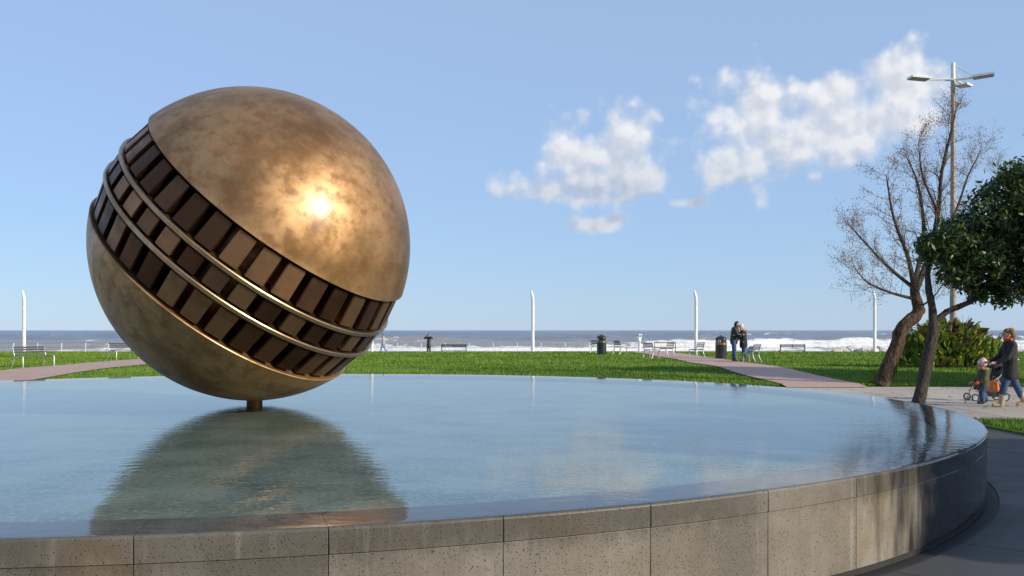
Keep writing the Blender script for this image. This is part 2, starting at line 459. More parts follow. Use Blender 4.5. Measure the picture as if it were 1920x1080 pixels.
# ------------------------------------------------------------------ mesh helpers
class MB:
    """collects shapes, build() links them as one mesh object"""
    def __init__(s): s.v, s.f = [], []
    def add(s, vs, fs):
        o = len(s.v); s.v += [tuple(p) for p in vs]; s.f += [tuple(i + o for i in f) for f in fs]; return s
    def box(s, c, size, rot=None):
        x, y, z = (k / 2 for k in size)
        vs = [Vector(p) for p in ((-x, -y, -z), (x, -y, -z), (x, y, -z), (-x, y, -z), (-x, -y, z), (x, -y, z), (x, y, z), (-x, y, z))]
        if rot is not None:
            q = Euler(rot).to_matrix(); vs = [q @ p for p in vs]
        vs = [p + Vector(c) for p in vs]
        return s.add(vs, [(3, 2, 1, 0), (4, 5, 6, 7), (0, 1, 5, 4), (1, 2, 6, 5), (2, 3, 7, 6), (3, 0, 4, 7)])
    def tube(s, pts, rad, n=8, sx=1.0, up=None):
        pts = [Vector(p) for p in pts]
        if isinstance(rad, (int, float)): rad = [rad] * len(pts)
        rings, prev = [], None
        for i, p in enumerate(pts):
            t = (pts[min(i + 1, len(pts) - 1)] - pts[max(i - 1, 0)]).normalized()
            if prev is None:
                a = Vector(up) if up is not None else (Vector((0, 0, 1)) if abs(t.z) < .9 else Vector((1, 0, 0)))
            else: a = prev
            u = (a - t * a.dot(t)).normalized(); w = t.cross(u); prev = u
            rings.append([p + (u * math.cos(2 * math.pi * j / n) * sx + w * math.sin(2 * math.pi * j / n)) * rad[i] for j in range(n)])
        vs = [q for r in rings for q in r]; fs = []
        for i in range(len(pts) - 1):
            for j in range(n):
                k = (j + 1) % n
                fs.append((i * n + j, i * n + k, (i + 1) * n + k, (i + 1) * n + j))
        fs.append(tuple(range(n - 1, -1, -1))); fs.append(tuple((len(pts) - 1) * n + j for j in range(n)))
        return s.add(vs, fs)
    def lathe(s, prof, n=32, c=(0, 0, 0), a0=0.0, a1=2 * math.pi):
        full = abs(a1 - a0 - 2 * math.pi) < 1e-6
        m = n if full else n + 1
        vs = []
        for (r, z) in prof:
            for j in range(m):
                a = a0 + (a1 - a0) * j / n
                vs.append((c[0] + r * math.cos(a), c[1] + r * math.sin(a), c[2] + z))
        fs = []
        for i in range(len(prof) - 1):
            for j in range(n):
                k = (j + 1) % m
                fs.append((i * m + j, i * m + k, (i + 1) * m + k, (i + 1) * m + j))
        return s.add(vs, fs)
    def ball(s, c, r, n=12, m=8):
        if isinstance(r, (int, float)): r = (r, r, r)
        vs = [(c[0], c[1], c[2] - r[2])]
        for i in range(1, m):
            t = -math.pi / 2 + math.pi * i / m
            for j in range(n):
                a = 2 * math.pi * j / n
                vs.append((c[0] + r[0] * math.cos(t) * math.cos(a), c[1] + r[1] * math.cos(t) * math.sin(a), c[2] + r[2] * math.sin(t)))
        vs.append((c[0], c[1], c[2] + r[2])); top = len(vs) - 1
        fs = [(0, 1 + (j + 1) % n, 1 + j) for j in range(n)]
        for i in range(m - 2):
            for j in range(n):
                k = (j + 1) % n
                fs.append((1 + i * n + j, 1 + i * n + k, 1 + (i + 1) * n + k, 1 + (i + 1) * n + j))
        fs += [(1 + (m - 2) * n + j, 1 + (m - 2) * n + (j + 1) % n, top) for j in range(n)]
        return s.add(vs, fs)
    def prism(s, outline, z0, z1):
        n = len(outline)
        vs = [(x, y, z0) for x, y in outline] + [(x, y, z1) for x, y in outline]
        return s.add(vs, [tuple(range(n - 1, -1, -1)), tuple(range(n, 2 * n))] + [(i, (i + 1) % n, n + (i + 1) % n, n + i) for i in range(n)])
    def capsules(s, chain, n=12):
        """a limb: balls at the joints, tapered tubes between them"""
        P = [Vector(c[:3]) for c in chain]; Rr = [c[3] for c in chain]
        for p, r in zip(P, Rr): s.ball(p, r, n, 8)
        for i in range(len(P) - 1):
            if (P[i + 1] - P[i]).length > 1e-4: s.tube([P[i], P[i + 1]], [Rr[i], Rr[i + 1]], n)
        return s
    def mesh(s, name, smooth=False):
        me = bpy.data.meshes.new(name); me.from_pydata(s.v, [], s.f); me.update()
        if smooth: me.polygons.foreach_set('use_smooth', [True] * len(me.polygons))
        return me
    def build(s, name, mat, parent=None, smooth=False, sharp=None):
        me = s.mesh(name, smooth); me.materials.append(mat)
        if sharp is not None:
            me.set_sharp_from_angle(angle=R(sharp))
        return link(name, me, parent)

def link(name, me, parent=None):
    o = bpy.data.objects.new(name, me); col.objects.link(o)
    if parent is not None: o.parent = parent
    return o
def empty(name, loc=(0, 0, 0), rz=0.0):
    o = bpy.data.objects.new(name, None); col.objects.link(o); o.location = loc; o.rotation_euler = (0, 0, rz); return o
def tag(o, label=None, cat=None, group=None, kind=None):
    for k, v in (('label', label), ('category', cat), ('group', group), ('kind', kind)):
        if v: o[k] = v
    return o
def copy_tree(o, parent=None):
    c = o.copy(); col.objects.link(c); c.parent = parent
    for ch in list(o.children): copy_tree(ch, c)
    return c
def np_mesh(name, verts, faces, mat, parent=None, attrs=None, smooth=False):
    """verts (n,3), faces (m,k) of one size k"""
    me = bpy.data.meshes.new(name)
    nv, (nf, k) = len(verts), faces.shape
    me.vertices.add(nv); me.vertices.foreach_set('co', verts.astype(np.float32).ravel())
    me.loops.add(nf * k); me.loops.foreach_set('vertex_index', faces.astype(np.int32).ravel())
    me.polygons.add(nf); me.polygons.foreach_set('loop_start', np.arange(0, nf * k, k, dtype=np.int32))
    me.update(calc_edges=True)
    if smooth: me.polygons.foreach_set('use_smooth', np.ones(nf, dtype=bool))
    for an, av in (attrs or {}).items():
        a = me.attributes.new(an, 'FLOAT', 'POINT'); a.data.foreach_set('value', av.astype(np.float32))
    me.materials.append(mat); me.validate()
    return link(name, me, parent)
def vnoise(x, y, seed=0):
    xi, yi = np.floor(x).astype(np.int64), np.floor(y).astype(np.int64)
    fx, fy = x - xi, y - yi
    fx, fy = fx * fx * (3 - 2 * fx), fy * fy * (3 - 2 * fy)
    def h(a, b):
        n = (a * 374761393 + b * 668265263 + seed * 982451653) & 0x7fffffff
        n = ((n ^ (n >> 13)) * 1274126177) & 0x7fffffff
        return ((n ^ (n >> 16)) & 0xffff) / 65535.0
    return (h(xi, yi) * (1 - fx) + h(xi + 1, yi) * fx) * (1 - fy) + (h(xi, yi + 1) * (1 - fx) + h(xi + 1, yi + 1) * fx) * fy
def fbm(x, y, seed=0, o=4):
    s, a, t = 0, 1.0, 0
    for i in range(o):
        s = s + a * vnoise(x * 2 ** i, y * 2 ** i, seed + i); t += a; a *= .5
    return s / t

# ------------------------------------------------------------------ setting: ground, lawn, paths, promenade, sea
POOL = Vector((-3.2, 12.9, 0)); PR = 8.45; RIM = 0.66
LAWN_Y0 = 28.3
def sstep(a, b, x):
    t = np.clip((x - a) / (b - a), 0, 1); return t * t * (3 - 2 * t)
def lawn_z(y):
    y = np.asarray(y, dtype=float)
    return 0.03 + .17 * sstep(LAWN_Y0, 37, y) - .66 * sstep(63, 72, y)

tag(MB().add([(-400, -400, -.03), (400, -400, -.03), (400, 40, -.03), (-400, 40, -.03)], [(0, 1, 2, 3)]).build('ground', m_paving), kind='structure')
paving = tag(empty('paving'), kind='structure')
slab_me = MB().box((0, 0, -.022), (2.97, 2.97, .044)).mesh('paving_slab'); slab_me.materials.append(m_paving)
for i in range(-6, 8):
    for j in range(-1, 9):
        x, y = 1.6 + 3 * i, 2.6 + 3 * j
        if y + 1.5 > LAWN_Y0 + .1: continue
        if (Vector((x, y, 0)) - POOL).length < PR - 2.3 or abs(x) > .62 * (y + 8) + 4: continue
        link('paving_slab', slab_me, paving).location = (x, y, 0)

m_shade_asphalt = simple('shade_dark_asphalt', (.036, .037, .040), .7, 0, .3, 1.5, .3)  # asphalt colour taken extra dark to carry the tree shade on the walk
walk = [(-1, -6), (26, -6), (26, 13.2), (8.2, 13.8), (7.6, 14.6), (7.0, 15.4), (5.0, 15.4), (2, 9), (-1, 5)]
tag(MB().add([(x, y, .0035) for x, y in walk], [tuple(range(len(walk)))]).build('walkway', m_shade_asphalt), kind='structure')
wk = bpy.data.objects['walkway']
def m_slabs():
    M = Mat('shade_dark_paving', (.04, .04, .045), .6)  # slab tones kept near black, tree shade put into the colour
    p_ = M.pos(); n = M.noise(p_, .9, 6, .65); f = M.noise(p_, 60, 3, .7)
    c = M.mix(M.ramp(n, .3, .7), (.030, .031, .034), (.062, .061, .062))
    c = M.mix(M.ramp(f, .5, .8, 0, .5), c, (.11, .105, .10))
    c = M.mix(M.ramp(M.info(), 0, 1, 0, .35), c, (.075, .073, .070))
    M.color(c); M.rough(M.ramp(n, .3, .7, .45, .75)); M.bump(f, .4, .006); return M.m
m_shade_slab = m_slabs()
for k_, (r0, r1) in enumerate(((PR + .10, PR + 1.25), (PR + 1.265, PR + 2.6), (PR + 2.615, PR + 4.0))):
    da = R(8); sb = MB(); o_ = [(r1 * math.cos(da * t / 4 * .992), r1 * math.sin(da * t / 4 * .992)) for t in range(5)]; i_ = [(r0 * math.cos(da * t / 4 * .992), r0 * math.sin(da * t / 4 * .992)) for t in range(4, -1, -1)]
    me = sb.prism(i_[::-1] + o_[::-1], .004, .014).mesh('paving_slab'); me.materials.append(m_shade_slab)
    for j in range(-9, 2):
        o = link('paving_slab', me, wk); o.location = (POOL.x, POOL.y, 0); o.rotation_euler = (0, 0, da * (j + .5 * (k_ % 2)))
fl_n = 420
fx = rng.uniform(3, 16, fl_n); fy = rng.uniform(14, 28, fl_n); keep_ = np.hypot(fx - POOL.x, fy - POOL.y) > PR + .2
fx, fy = fx[keep_], fy[keep_]; fl_n = len(fx); fa = rng.uniform(0, 6.28, fl_n); fs_ = rng.uniform(.02, .05, fl_n)
LV = np.stack([np.stack([fx + np.cos(fa + q_) * fs_ * w_, fy + np.sin(fa + q_) * fs_ * w_, np.full(fl_n, .006) + h_], -1) for q_, w_, h_ in ((0, 1, .012), (1.57, .5, 0), (3.14, 1, .02), (4.71, .5, .004))], 1).reshape(-1, 3)
tag(np_mesh('fallen_leaves', LV, np.arange(4 * fl_n).reshape(-1, 4), simple('fallen_leaf', (.16, .095, .04), .8, 0, .4, 3)), 'scattered dry brown leaves fallen on the pale paving', 'leaves', kind='stuff')
PATHS = [(7.6, 9.9), (-17.6, -14.6)]
gx = np.linspace(-90, 90, 181); gy = np.concatenate([np.arange(LAWN_Y0, 40, .6), np.arange(40, 74, 1.0)])
GX, GY = np.meshgrid(gx, gy)
GZ = lawn_z(GY) + (fbm(GX * .25, GY * .25, 3) - .5) * .05
GZ[0] = 0.0
idx = np.arange(GX.size).reshape(GX.shape)
quads = np.stack([idx[:-1, :-1], idx[:-1, 1:], idx[1:, 1:], idx[1:, :-1]], -1).reshape(-1, 4)
lawn = np_mesh('lawn', np.stack([GX, GY, GZ], -1).reshape(-1, 3), quads, m_lawn, smooth=True)
tag(lawn, kind='structure')
for (a, b) in PATHS:
    ys = np.concatenate([np.arange(LAWN_Y0 - .6, 64, .8)])
    v, f = [], []
    for i, y in enumerate(ys):
        z = float(lawn_z(y)) + .045 if y > LAWN_Y0 else .012
        w = .10 * math.sin(y * .7)
        v += [(a + w, y, z), (b + w * .5, y, z)]
        if i: f.append((2 * i - 2, 2 * i - 1, 2 * i + 1, 2 * i))
    tag(MB().add(v, f).build('path', m_brick), kind='structure')

def blades(n, xr, yr, hmin, hmax, wid, zf, avoid=True, persp=False):
    u = rng.random(n)
    y = yr[0] + (yr[1] - yr[0]) * (u ** 1.5 if persp else u)
    if persp: x = (rng.random(n) * 2 - 1) * .56 * y
    else: x = xr[0] + (xr[1] - xr[0]) * rng.random(n)
    if avoid:
        keep = np.ones(n, bool)
        for a, b in PATHS: keep &= ~((x > a + .05 + .1 * np.sin(y * .7) + .06 * rng.random(n)) & (x < b - .05 + .05 * np.sin(y * .7) - .06 * rng.random(n)))
        x, y = x[keep], y[keep]; n = len(x)
    z = zf(y)
    h = hmin + (hmax - hmin) * rng.random(n); a = rng.random(n) * math.tau; w = wid * (y / 30 if persp else 1)
    lx, ly = (rng.random(n) - .5) * h * .9, (rng.random(n) - .5) * h * .9
    c, s = np.cos(a) * w, np.sin(a) * w
    V = np.stack([np.stack([x - c, y - s, z - .01], -1), np.stack([x + c, y + s, z - .01], -1), np.stack([x + lx, y + ly, z + h], -1)], 1).reshape(-1, 3)
    return V, np.arange(3 * n).reshape(-1, 3)
V, F = blades(260000, None, (LAWN_Y0 + .05, 66), .03, .085, .012, lambda y: lawn_z(y) , persp=True)
tag(np_mesh('grass', V, F, m_blade), 'short green grass covering the wide lawn before the sea', 'grass', kind='stuff')

# small grass bed to the right of the basin
bed = [(7.75, 14.6), (8.3, 13.9), (20, 13.3), (20, 16.9), (8.3, 17.2), (7.7, 16.2)]
gb = tag(MB().prism(bed, .0, .05).build('lawn', m_lawn), kind='structure')
V, F = blades(60000, (7.8, 16), (13.9, 17.1), .03, .09, .006, lambda y: np.full_like(y, .05), avoid=False)
tag(np_mesh('grass', V, F, m_blade), 'grass tufts of the small bed beside the round basin', 'grass', kind='stuff')

PZ = -.46
tag(MB().box((0, 82.5, PZ - .25), (400, 24, .5)).build('promenade', m_paving), kind='structure')
tag(MB().box((0, 95.0, -1.6), (400, .5, 2.4)).build('sea_wall', m_kerb), kind='structure')

# the sea: fan shaped grid, breakers as real relief, foam where they break
ry = np.concatenate([np.linspace(95.3, 420, 430), np.geomspace(422, 14000, 130)])
rx = np.linspace(-1, 1, 420)
U, Y = np.meshgrid(rx, ry)
X = U * (Y * .75 + 20)
Z = np.full_like(X, -2.1)
foam = np.zeros_like(X)
near = 1 - sstep(380, 900, Y)
def ridge(y0, amp, wl, seed, slope=.02, br=.5):
    global Z, foam
    c = y0 + slope * X + (fbm(X * .012, X * 0 + seed, seed, 3) - .5) * 55
    t = (Y - c) / wl
    env = np.clip(fbm(X * .018 + 7 * seed, X * 0 + seed * 3.1, seed + 9, 3) * 1.9 - .35, .05, 1.15)
    prof = np.where(t < 0, np.exp(-(t / .45) ** 2), np.exp(-(t / 1.3) ** 2))
    jag = 1 + (fbm(X * .3, Y * .3, seed + 4, 4) - .5) * .55
    Z = Z + amp * env * prof * jag
    front = np.exp(-((t + .35) / .55) ** 2) * np.clip((env - br) * 3.2, 0, 1)
    wash = np.exp(-((t + 1.6) / 1.2) ** 2) * np.clip((env - br) * 2.0, 0, .75)
    foam = np.maximum(foam, np.maximum(front, wash))
ridge(150, 1.1, 6, 11, .015, .15); ridge(170, 1.5, 7, 1, .01, .25); ridge(198, 2.1, 8, 2, -.02, .38); ridge(236, 2.6, 10, 3, .03, .50)
ridge(285, 2.7, 12, 4, -.03, .60); ridge(345, 2.5, 15, 5, .02, .74); ridge(430, 2.3, 18, 6, -.02, .85); ridge(540, 2.2, 22, 8, .02, .95); ridge(700, 2.2, 26, 12, .02, 1.0); ridge(900, 2.2, 30, 13, -.02, 1.05)
Z += (fbm(X * .11, Y * .16, 21, 4) - .5) * 1.1 * near
Z += (fbm(X * .01, Y * .02, 31, 4) - .5) * 2.2 * (1 - near) * np.exp(-Y / 5000)
foam = np.maximum(foam, .72 * (1 - sstep(150, 215, Y)) * (.45 + fbm(X * .06, Y * .09, 40, 4)))
foam *= near
idx = np.arange(X.size).reshape(X.shape)
quads = np.stack([idx[:-1, :-1], idx[:-1, 1:], idx[1:, 1:], idx[1:, :-1]], -1).reshape(-1, 4)
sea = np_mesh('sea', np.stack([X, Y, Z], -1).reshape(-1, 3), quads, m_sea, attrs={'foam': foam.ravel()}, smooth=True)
tag(sea, kind='structure')

# ------------------------------------------------------------------ round basin and water
basin = tag(empty('fountain_basin', POOL), 'large round basin of speckled concrete panels brimming with still water', 'fountain')
NP = 60
def arc_panel(name, r_in, r_out, z0, z1, gap, bevel):
    da = 2 * math.pi / NP
    bm = bmesh.new(); n = 4
    a0, a1 = gap / r_out / 2, da - gap / r_out / 2
    ring = [[bm.verts.new((r * math.cos(a0 + (a1 - a0) * i / n), r * math.sin(a0 + (a1 - a0) * i / n), z)) for i in range(n + 1)] for (r, z) in ((r_in, z0), (r_out, z0), (r_out, z1), (r_in, z1))]
    for q in range(4):
        for i in range(n):
            bm.faces.new((ring[q][i], ring[q][i + 1], ring[(q + 1) % 4][i + 1], ring[(q + 1) % 4][i]))
    bm.faces.new([ring[q][0] for q in range(4)]); bm.faces.new([ring[q][n] for q in (3, 2, 1, 0)])
    bmesh.ops.recalc_face_normals(bm, faces=bm.faces)
    if bevel:
        ed = [e for e in bm.edges if all(abs(v.co.z - z1) < 1e-5 and abs(math.hypot(v.co.x, v.co.y) - r_out) < 1e-4 for v in e.verts)]
        bmesh.ops.bevel(bm, geom=ed, offset=bevel, segments=4, affect='EDGES', profile=.5)
        ed = [e for e in bm.edges if all(abs(math.hypot(v.co.x, v.co.y) - r_out) < .03 for v in e.verts) and abs(e.verts[0].co.z - e.verts[1].co.z) > .03]
        bmesh.ops.bevel(bm, geom=ed, offset=.004, segments=1, affect='EDGES')
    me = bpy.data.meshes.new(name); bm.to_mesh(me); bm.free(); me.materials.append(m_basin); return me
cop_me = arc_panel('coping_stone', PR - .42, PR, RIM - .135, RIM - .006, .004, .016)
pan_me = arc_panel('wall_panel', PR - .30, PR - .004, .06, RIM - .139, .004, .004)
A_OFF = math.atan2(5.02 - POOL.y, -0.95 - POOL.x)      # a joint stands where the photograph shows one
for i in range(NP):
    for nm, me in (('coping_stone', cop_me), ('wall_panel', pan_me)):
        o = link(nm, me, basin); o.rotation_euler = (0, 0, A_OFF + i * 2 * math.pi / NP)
MB().lathe([(PR - .31, .0), (PR - .31, .5), (PR - .43, .52), (PR - .43, RIM - .09), (.0, RIM - .10)], 120).build('basin_floor', m_floor, basin, True, 40)
MB().lathe([(PR - .2, .055), (PR - .03, .055), (PR - .03, .0), (PR - .2, .0)], 120).build('plinth', m_gutter, basin)
MB().lathe([(PR - .1, .006), (PR + .07, .006), (PR + .085, .0), (PR + .085, -.02)], 120).build('drain_ring', m_gutter, basin)
wb = MB().lathe([(PR - .012, -.003), (PR - .05, 0), (PR - 1, 0), (0.0, 0)], 180, (POOL.x, POOL.y, RIM))
tag(wb.build('water', m_water, None, True), kind='structure')

# ------------------------------------------------------------------ bronze ball (plain: two polished shells, inset panelled band)
SR = 1.985
SC = Vector((-3.30, 12.76, .70 + SR))
ball = tag(empty('bronze_ball', (SC.x, SC.y, RIM - .4)), 'huge polished bronze ball with a slanting dark inset band, standing in the water', 'sculpture')
axis = Vector((.62, -.20, .76)).normalized()
q = axis.to_track_quat('Z', 'Y')
def put(o, parent=ball):
    o.location = SC - Vector(ball.location); o.rotation_mode = 'QUATERNION'; o.rotation_quaternion = q; return o
HB = .32          # half width of the band, in radii
RI = .978
def shell(z0, z1, n=60):
    pr = []
    s0 = math.asin(z0); s1 = math.asin(z1)
    for i in range(n + 1):
        t = s0 + (s1 - s0) * i / n
        pr.append((SR * math.cos(t), SR * math.sin(t)))
    return pr
def cap_profile(sign):
    e = HB
    p = shell(e, 1.0)
    p[-1] = (0.0001, SR)
    inner = [(math.sqrt(max(0, (RI - .17) ** 2 - e * e)) * SR, e * SR), (math.sqrt(1 - e * e) * SR - .012, e * SR - .0)]
    p = inner + [(p[0][0] - .001, p[0][1] + .010)] + p[1:]
    return p if sign > 0 else [(r, -z) for r, z in reversed(p)]
put(MB().lathe(cap_profile(1), 160).build('shell', m_bronze, ball, True, 30))['label'] = 'upper polished bronze shell'
put(MB().lathe(cap_profile(-1), 160).build('shell', m_bronze, ball, True, 30))['label'] = 'lower polished bronze shell'
core = put(MB().lathe([(math.sqrt((RI - .16) ** 2 - z * z) * SR, z * SR) for z in np.linspace(-HB - .02, HB + .02, 14)], 160).build('core', m_core, ball, True))
# plain rectangular plates set evenly round the core, three rows
NPL = 36
def plate(z0, z1, name):
    bm = bmesh.new(); da = 2 * math.pi / NPL; g = .026; n = 3
    vs = {}
    for ri, rr in enumerate((RI - .18, RI)):
        for k_, z in enumerate((z0 + .006, z1 - .006)):
            for i in range(n + 1):
                a = g + (da - 2 * g) * i / n; r = math.sqrt(rr * rr - z * z) * SR
                vs[ri, k_, i] = bm.verts.new((r * math.cos(a), r * math.sin(a), z * SR))
    for i in range(n):
        bm.faces.new((vs[1, 0, i], vs[1, 0, i + 1], vs[1, 1, i + 1], vs[1, 1, i]))
        for k_ in (0, 1): bm.faces.new((vs[0, k_, i], vs[0, k_, i + 1], vs[1, k_, i + 1], vs[1, k_, i]))
    for i in (0, n): bm.faces.new((vs[0, 0, i], vs[1, 0, i], vs[1, 1, i], vs[0, 1, i]))
    bmesh.ops.recalc_face_normals(bm, faces=bm.faces)
    bmesh.ops.bevel(bm, geom=[e for e in bm.edges if not e.is_boundary and e.calc_face_angle(0) > .6], offset=.010, segments=2, affect='EDGES')
    me = bpy.data.meshes.new(name); bm.to_mesh(me); bm.free(); me.materials.append(m_plate); return me
def plate_mat():
    M = Mat('plate_bronze', (.2, .1, .05), .42, 1.0)
    v = M.coord('Object'); n = M.noise(v, 4, 5, .65)
    r = M.info()
    c = M.mix(M.ramp(r, .1, .9), (.09, .042, .022), (.36, .19, .095))
    c = M.mix(M.ramp(n, .4, .75, 0, .6), c, (.075, .045, .03))
    M.color(c); M.rough(M.ramp(n, .3, .7, .34, .55)); M.bump(M.noise(v, 18, 4), .12, .01); return M.m
m_plate = plate_mat()
rows = [(-HB + .012, -.105), (-.065, .065), (.105, HB - .012)]
for (z0, z1) in rows:
    me = plate(z0, z1, 'plate')
    for i in range(NPL):
        o = put(link('plate', me, ball))
        o.rotation_quaternion = q @ Euler((0, 0, i * 2 * math.pi / NPL)).to_quaternion()
for z in (-.085, .085):
    rr = math.sqrt(.994 ** 2 - z * z) * SR; ri = math.sqrt((RI - .18) ** 2 - z * z) * SR
    h = .015 * SR
    put(MB().lathe([(ri, z * SR - h), (rr - .01, z * SR - h), (rr, z * SR - h + .01), (rr, z * SR + h - .01), (rr - .01, z * SR + h), (ri, z * SR + h)], 160).build('hoop', m_bronze_edge, ball, True, 30))
MB().lathe([(.0, 0), (.20, 0), (.20, .02), (.10, .05), (.10, .48), (.16, .60), (.0, .60)], 32).build('stem', m_core, ball, True, 40)

# ------------------------------------------------------------------ white posts, railing, promenade things
post_proto = None
posts = [(45, 'white bent-topped post at the far end of the railing, behind the two-seat bench'),
         (697, 'white bent-topped post mostly hidden behind the bronze ball'),
         (999, 'white bent-topped post standing alone above the middle of the lawn'),
         (1305, 'white bent-topped post rising behind the grey chair nearest the bin'),
         (1640, 'white bent-topped post beside the gnarled leaning tree')]
for px, lab in posts:
    if post_proto is None:
        t = empty('promenade_post')
        MB().tube([(0, 0, 0), (0, 0, 4.9)], [.155, .145], 16).build('pole', m_white, t, True, 40)
        MB().tube([(0, 0, 4.9), (-.03, 0, 5.15), (-.11, 0, 5.45), (-.16, 0, 5.72)], [.145, .14, .12, .05], 14).build('bent_tip', m_white, t, True, 50)
        MB().lathe([(.0, .0), (.26, .0), (.26, .04), (.17, .06), (.0, .06)], 20).build('base_plate', m_white, t)
        post_proto = t
    else: t = copy_tree(post_proto)
    t.location = ((px - 960) / FPX * 91, 91, PZ)
    tag(t, lab, 'post', 'white posts along the promenade')
post_proto.children[1].rotation_euler = (0, 0, 0)

rail = tag(empty('railing', (0, 93.4, PZ)), 'thin white metal railing along the sea edge of the promenade', 'railing')
rp = MB().box((0, 0, .43), (.06, .06, .86)).mesh('post'); rp.materials.append(m_white)
for i in range(-25, 26):
    link('post', rp, rail).location = (i * 2.25 + .5, 0, 0)
for z in (.86, .46):
    MB().tube([(-58, 0, z), (58, 0, z)], .024, 8).build('rail', m_grey_metal, rail, True)

for k_, (px, lab) in enumerate(((851, 'long black slatted bench behind the man with raised arms'), (1486, 'long black slatted bench by the railing, right of the embracing couple'))):
    if k_ == 0:
        t = empty('promenade_bench')
        for s_ in (-1, 1):
            MB().box((s_ * 1.08, 0, .40), (.07, .07, .80)).box((s_ * 1.08, .28, .22), (.07, .55, .06)).box((s_ * 1.08, .5, .12), (.07, .07, .24)).build('side_frame', m_black, t)
        MB().box((0, 0, .66), (.05, .05, .28)).build('back_strut', m_black, t)
        for z in (.77, .68, .59): MB().box((0, .05, z), (2.12, .03, .065)).build('slat', m_black, t)
        for y in (.12, .24, .36, .48): MB().box((0, y, .26 + .001), (2.09, .09, .03)).build('slat', m_black, t)
        bench_p = t
    else: t = copy_tree(bench_p)
    t.location = ((px - 960) / FPX * 88, 88, PZ)
    tag(t, lab, 'bench', 'black benches on the promenade')

t = tag(empty('timber_rail', ((1247 - 960) / FPX * 86, 86, PZ)), 'low brown timber barrier of two rails behind the chairs', 'barrier')
for x in (-.9, .9): MB().box((x, 0, .5), (.07, .07, 1.0)).build('post', m_wood_rail, t)
for z in (.98, .55): MB().box((0, -.05, z), (1.9, .03, .10)).build('rail', m_wood_rail, t)

t = tag(empty('telescope_viewer', ((1199 - 960) / FPX * 80, 80, PZ), R(20)), 'white coin telescope on a round pedestal looking out to sea', 'telescope')
MB().lathe([(0, 0), (.30, 0), (.30, .05), (.12, .09), (.10, .12), (.10, 1.15), (.13, 1.2), (.0, 1.2)], 20).build('pedestal', m_white, t, True, 40)
MB().box((0, 0, 1.36), (.24, .18, .30)).tube([(-.17, 0, 1.45), (-.17, 0, 1.68)], .025, 8).tube([(.17, 0, 1.45), (.17, 0, 1.68)], .025, 8).box((0, 0, 1.46), (.36, .05, .04)).build('yoke', m_white, t)
for s_ in (-1, 1): MB().tube([(s_ * .075, -.2, 1.66), (s_ * .075, .12, 1.66), (s_ * .075, .3, 1.67)], [.045, .065, .08], 14).build('barrel', m_grey_metal, t, True, 40)
MB().box((0, 0, 1.72), (.30, .3, .06)).build('cover', m_white, t)

for k_, (px, py, s_) in enumerate(((1575, 655, .55), (1592, 656, .45), (1608, 655, .35), (1622, 656, .50), (1640, 656, .40), (1652, 655, .5))):
    bm = bmesh.new(); bmesh.ops.create_icosphere(bm, subdivisions=2, radius=1)
    for v in bm.verts: v.co *= random.uniform(.65, 1.2)
    for v in bm.verts: v.co = Vector((v.co.x * s_ * 1.9, v.co.y * s_, v.co.z * s_))
    me = bpy.data.meshes.new('rock'); bm.to_mesh(me); bm.free(); me.materials.append(m_stone)
    o = link('rock', me); o.location = ((px - 960) / FPX * 92.2, 92.2 + .15 * (k_ % 2), PZ + s_ * .10); o.rotation_euler = (0, 0, k_)
    tag(o, ('first', 'second', 'third', 'fourth', 'fifth', 'last')[k_] + ' pale rough rock along the railing, counted towards the gnarled tree', 'rock', 'rocks by the railing')

# ------------------------------------------------------------------ lawn furniture
def make_seat(w):
    """faces +y; curved flat-bar side frames, slatted seat and back"""
    t = empty('slatted_chair' if w < .9 else 'slatted_bench')
    for s_ in (-1, 1):
        x = s_ * (w / 2 - .02)
        mb = MB()
        mb.tube([(x, -.36, 0), (x, -.27, .12), (x, -.21, .28), (x, -.20, .41), (x, -.25, .58), (x, -.31, .77)], .026, 8, .8)
        mb.tube([(x, -.20, .40), (x, .02, .395), (x, .23, .41), (x, .25, .38), (x, .25, .0)], .025, 8, .8)
        mb.build('side_frame', m_grey_metal, t, True, 60)
    for i, (y, z) in enumerate(((-.245, .56), (-.275, .65), (-.30, .735))):
        MB().box((0, y + .028, z), (w - .02, .016, .062), (R(-17), 0, 0)).build('back_slat', m_slat, t)
    for y in (-.15, -.05, .05, .15): MB().box((0, y, .425), (w - .02, .078, .018)).build('seat_slat', m_slat, t)
    return t
LZ = .2
chair_p = make_seat(.56)
chairs = [(1120, 661.5, -50, 'slatted metal chair half hidden behind the farther bin'),
          (1163, 664, -50, 'slatted metal chair just right of the farther bin'),
          (1221, 672, -42, 'dark-backed slatted chair at the path edge, turned from its pale neighbour'),
          (1250, 668, 42, 'pale-backed slatted chair facing the dark-backed one by the path'),
          (1306, 670.5, 40, 'slatted metal chair standing in front of the white post near the bin'),
          (1409, 679, 48, 'slatted metal chair with clothes heaped on it, beside the couple')]
for i, (px, py, a, lab) in enumerate(chairs):
    t = chair_p if i == 0 else copy_tree(chair_p)
    t.location = at(px, py, LZ + .03); t.rotation_euler = (0, 0, R(a))
    tag(t, lab, 'chair', 'metal chairs on the lawn')
bench2 = make_seat(1.4)
for i, (px, py, a, lab) in enumerate(((64, 688, 245, 'two-seat slatted metal bench on the grass beside the left path'), (232, 673, 245, 'two-seat slatted metal bench half hidden by the bronze ball'))):
    t = bench2 if i == 0 else copy_tree(bench2)
    t.location = at(px, py, LZ + .02); t.rotation_euler = (0, 0, R(a)); tag(t, lab, 'bench', 'two-seat benches on the lawn')
cp = bpy.data.objects[chairs and chair_p.name]
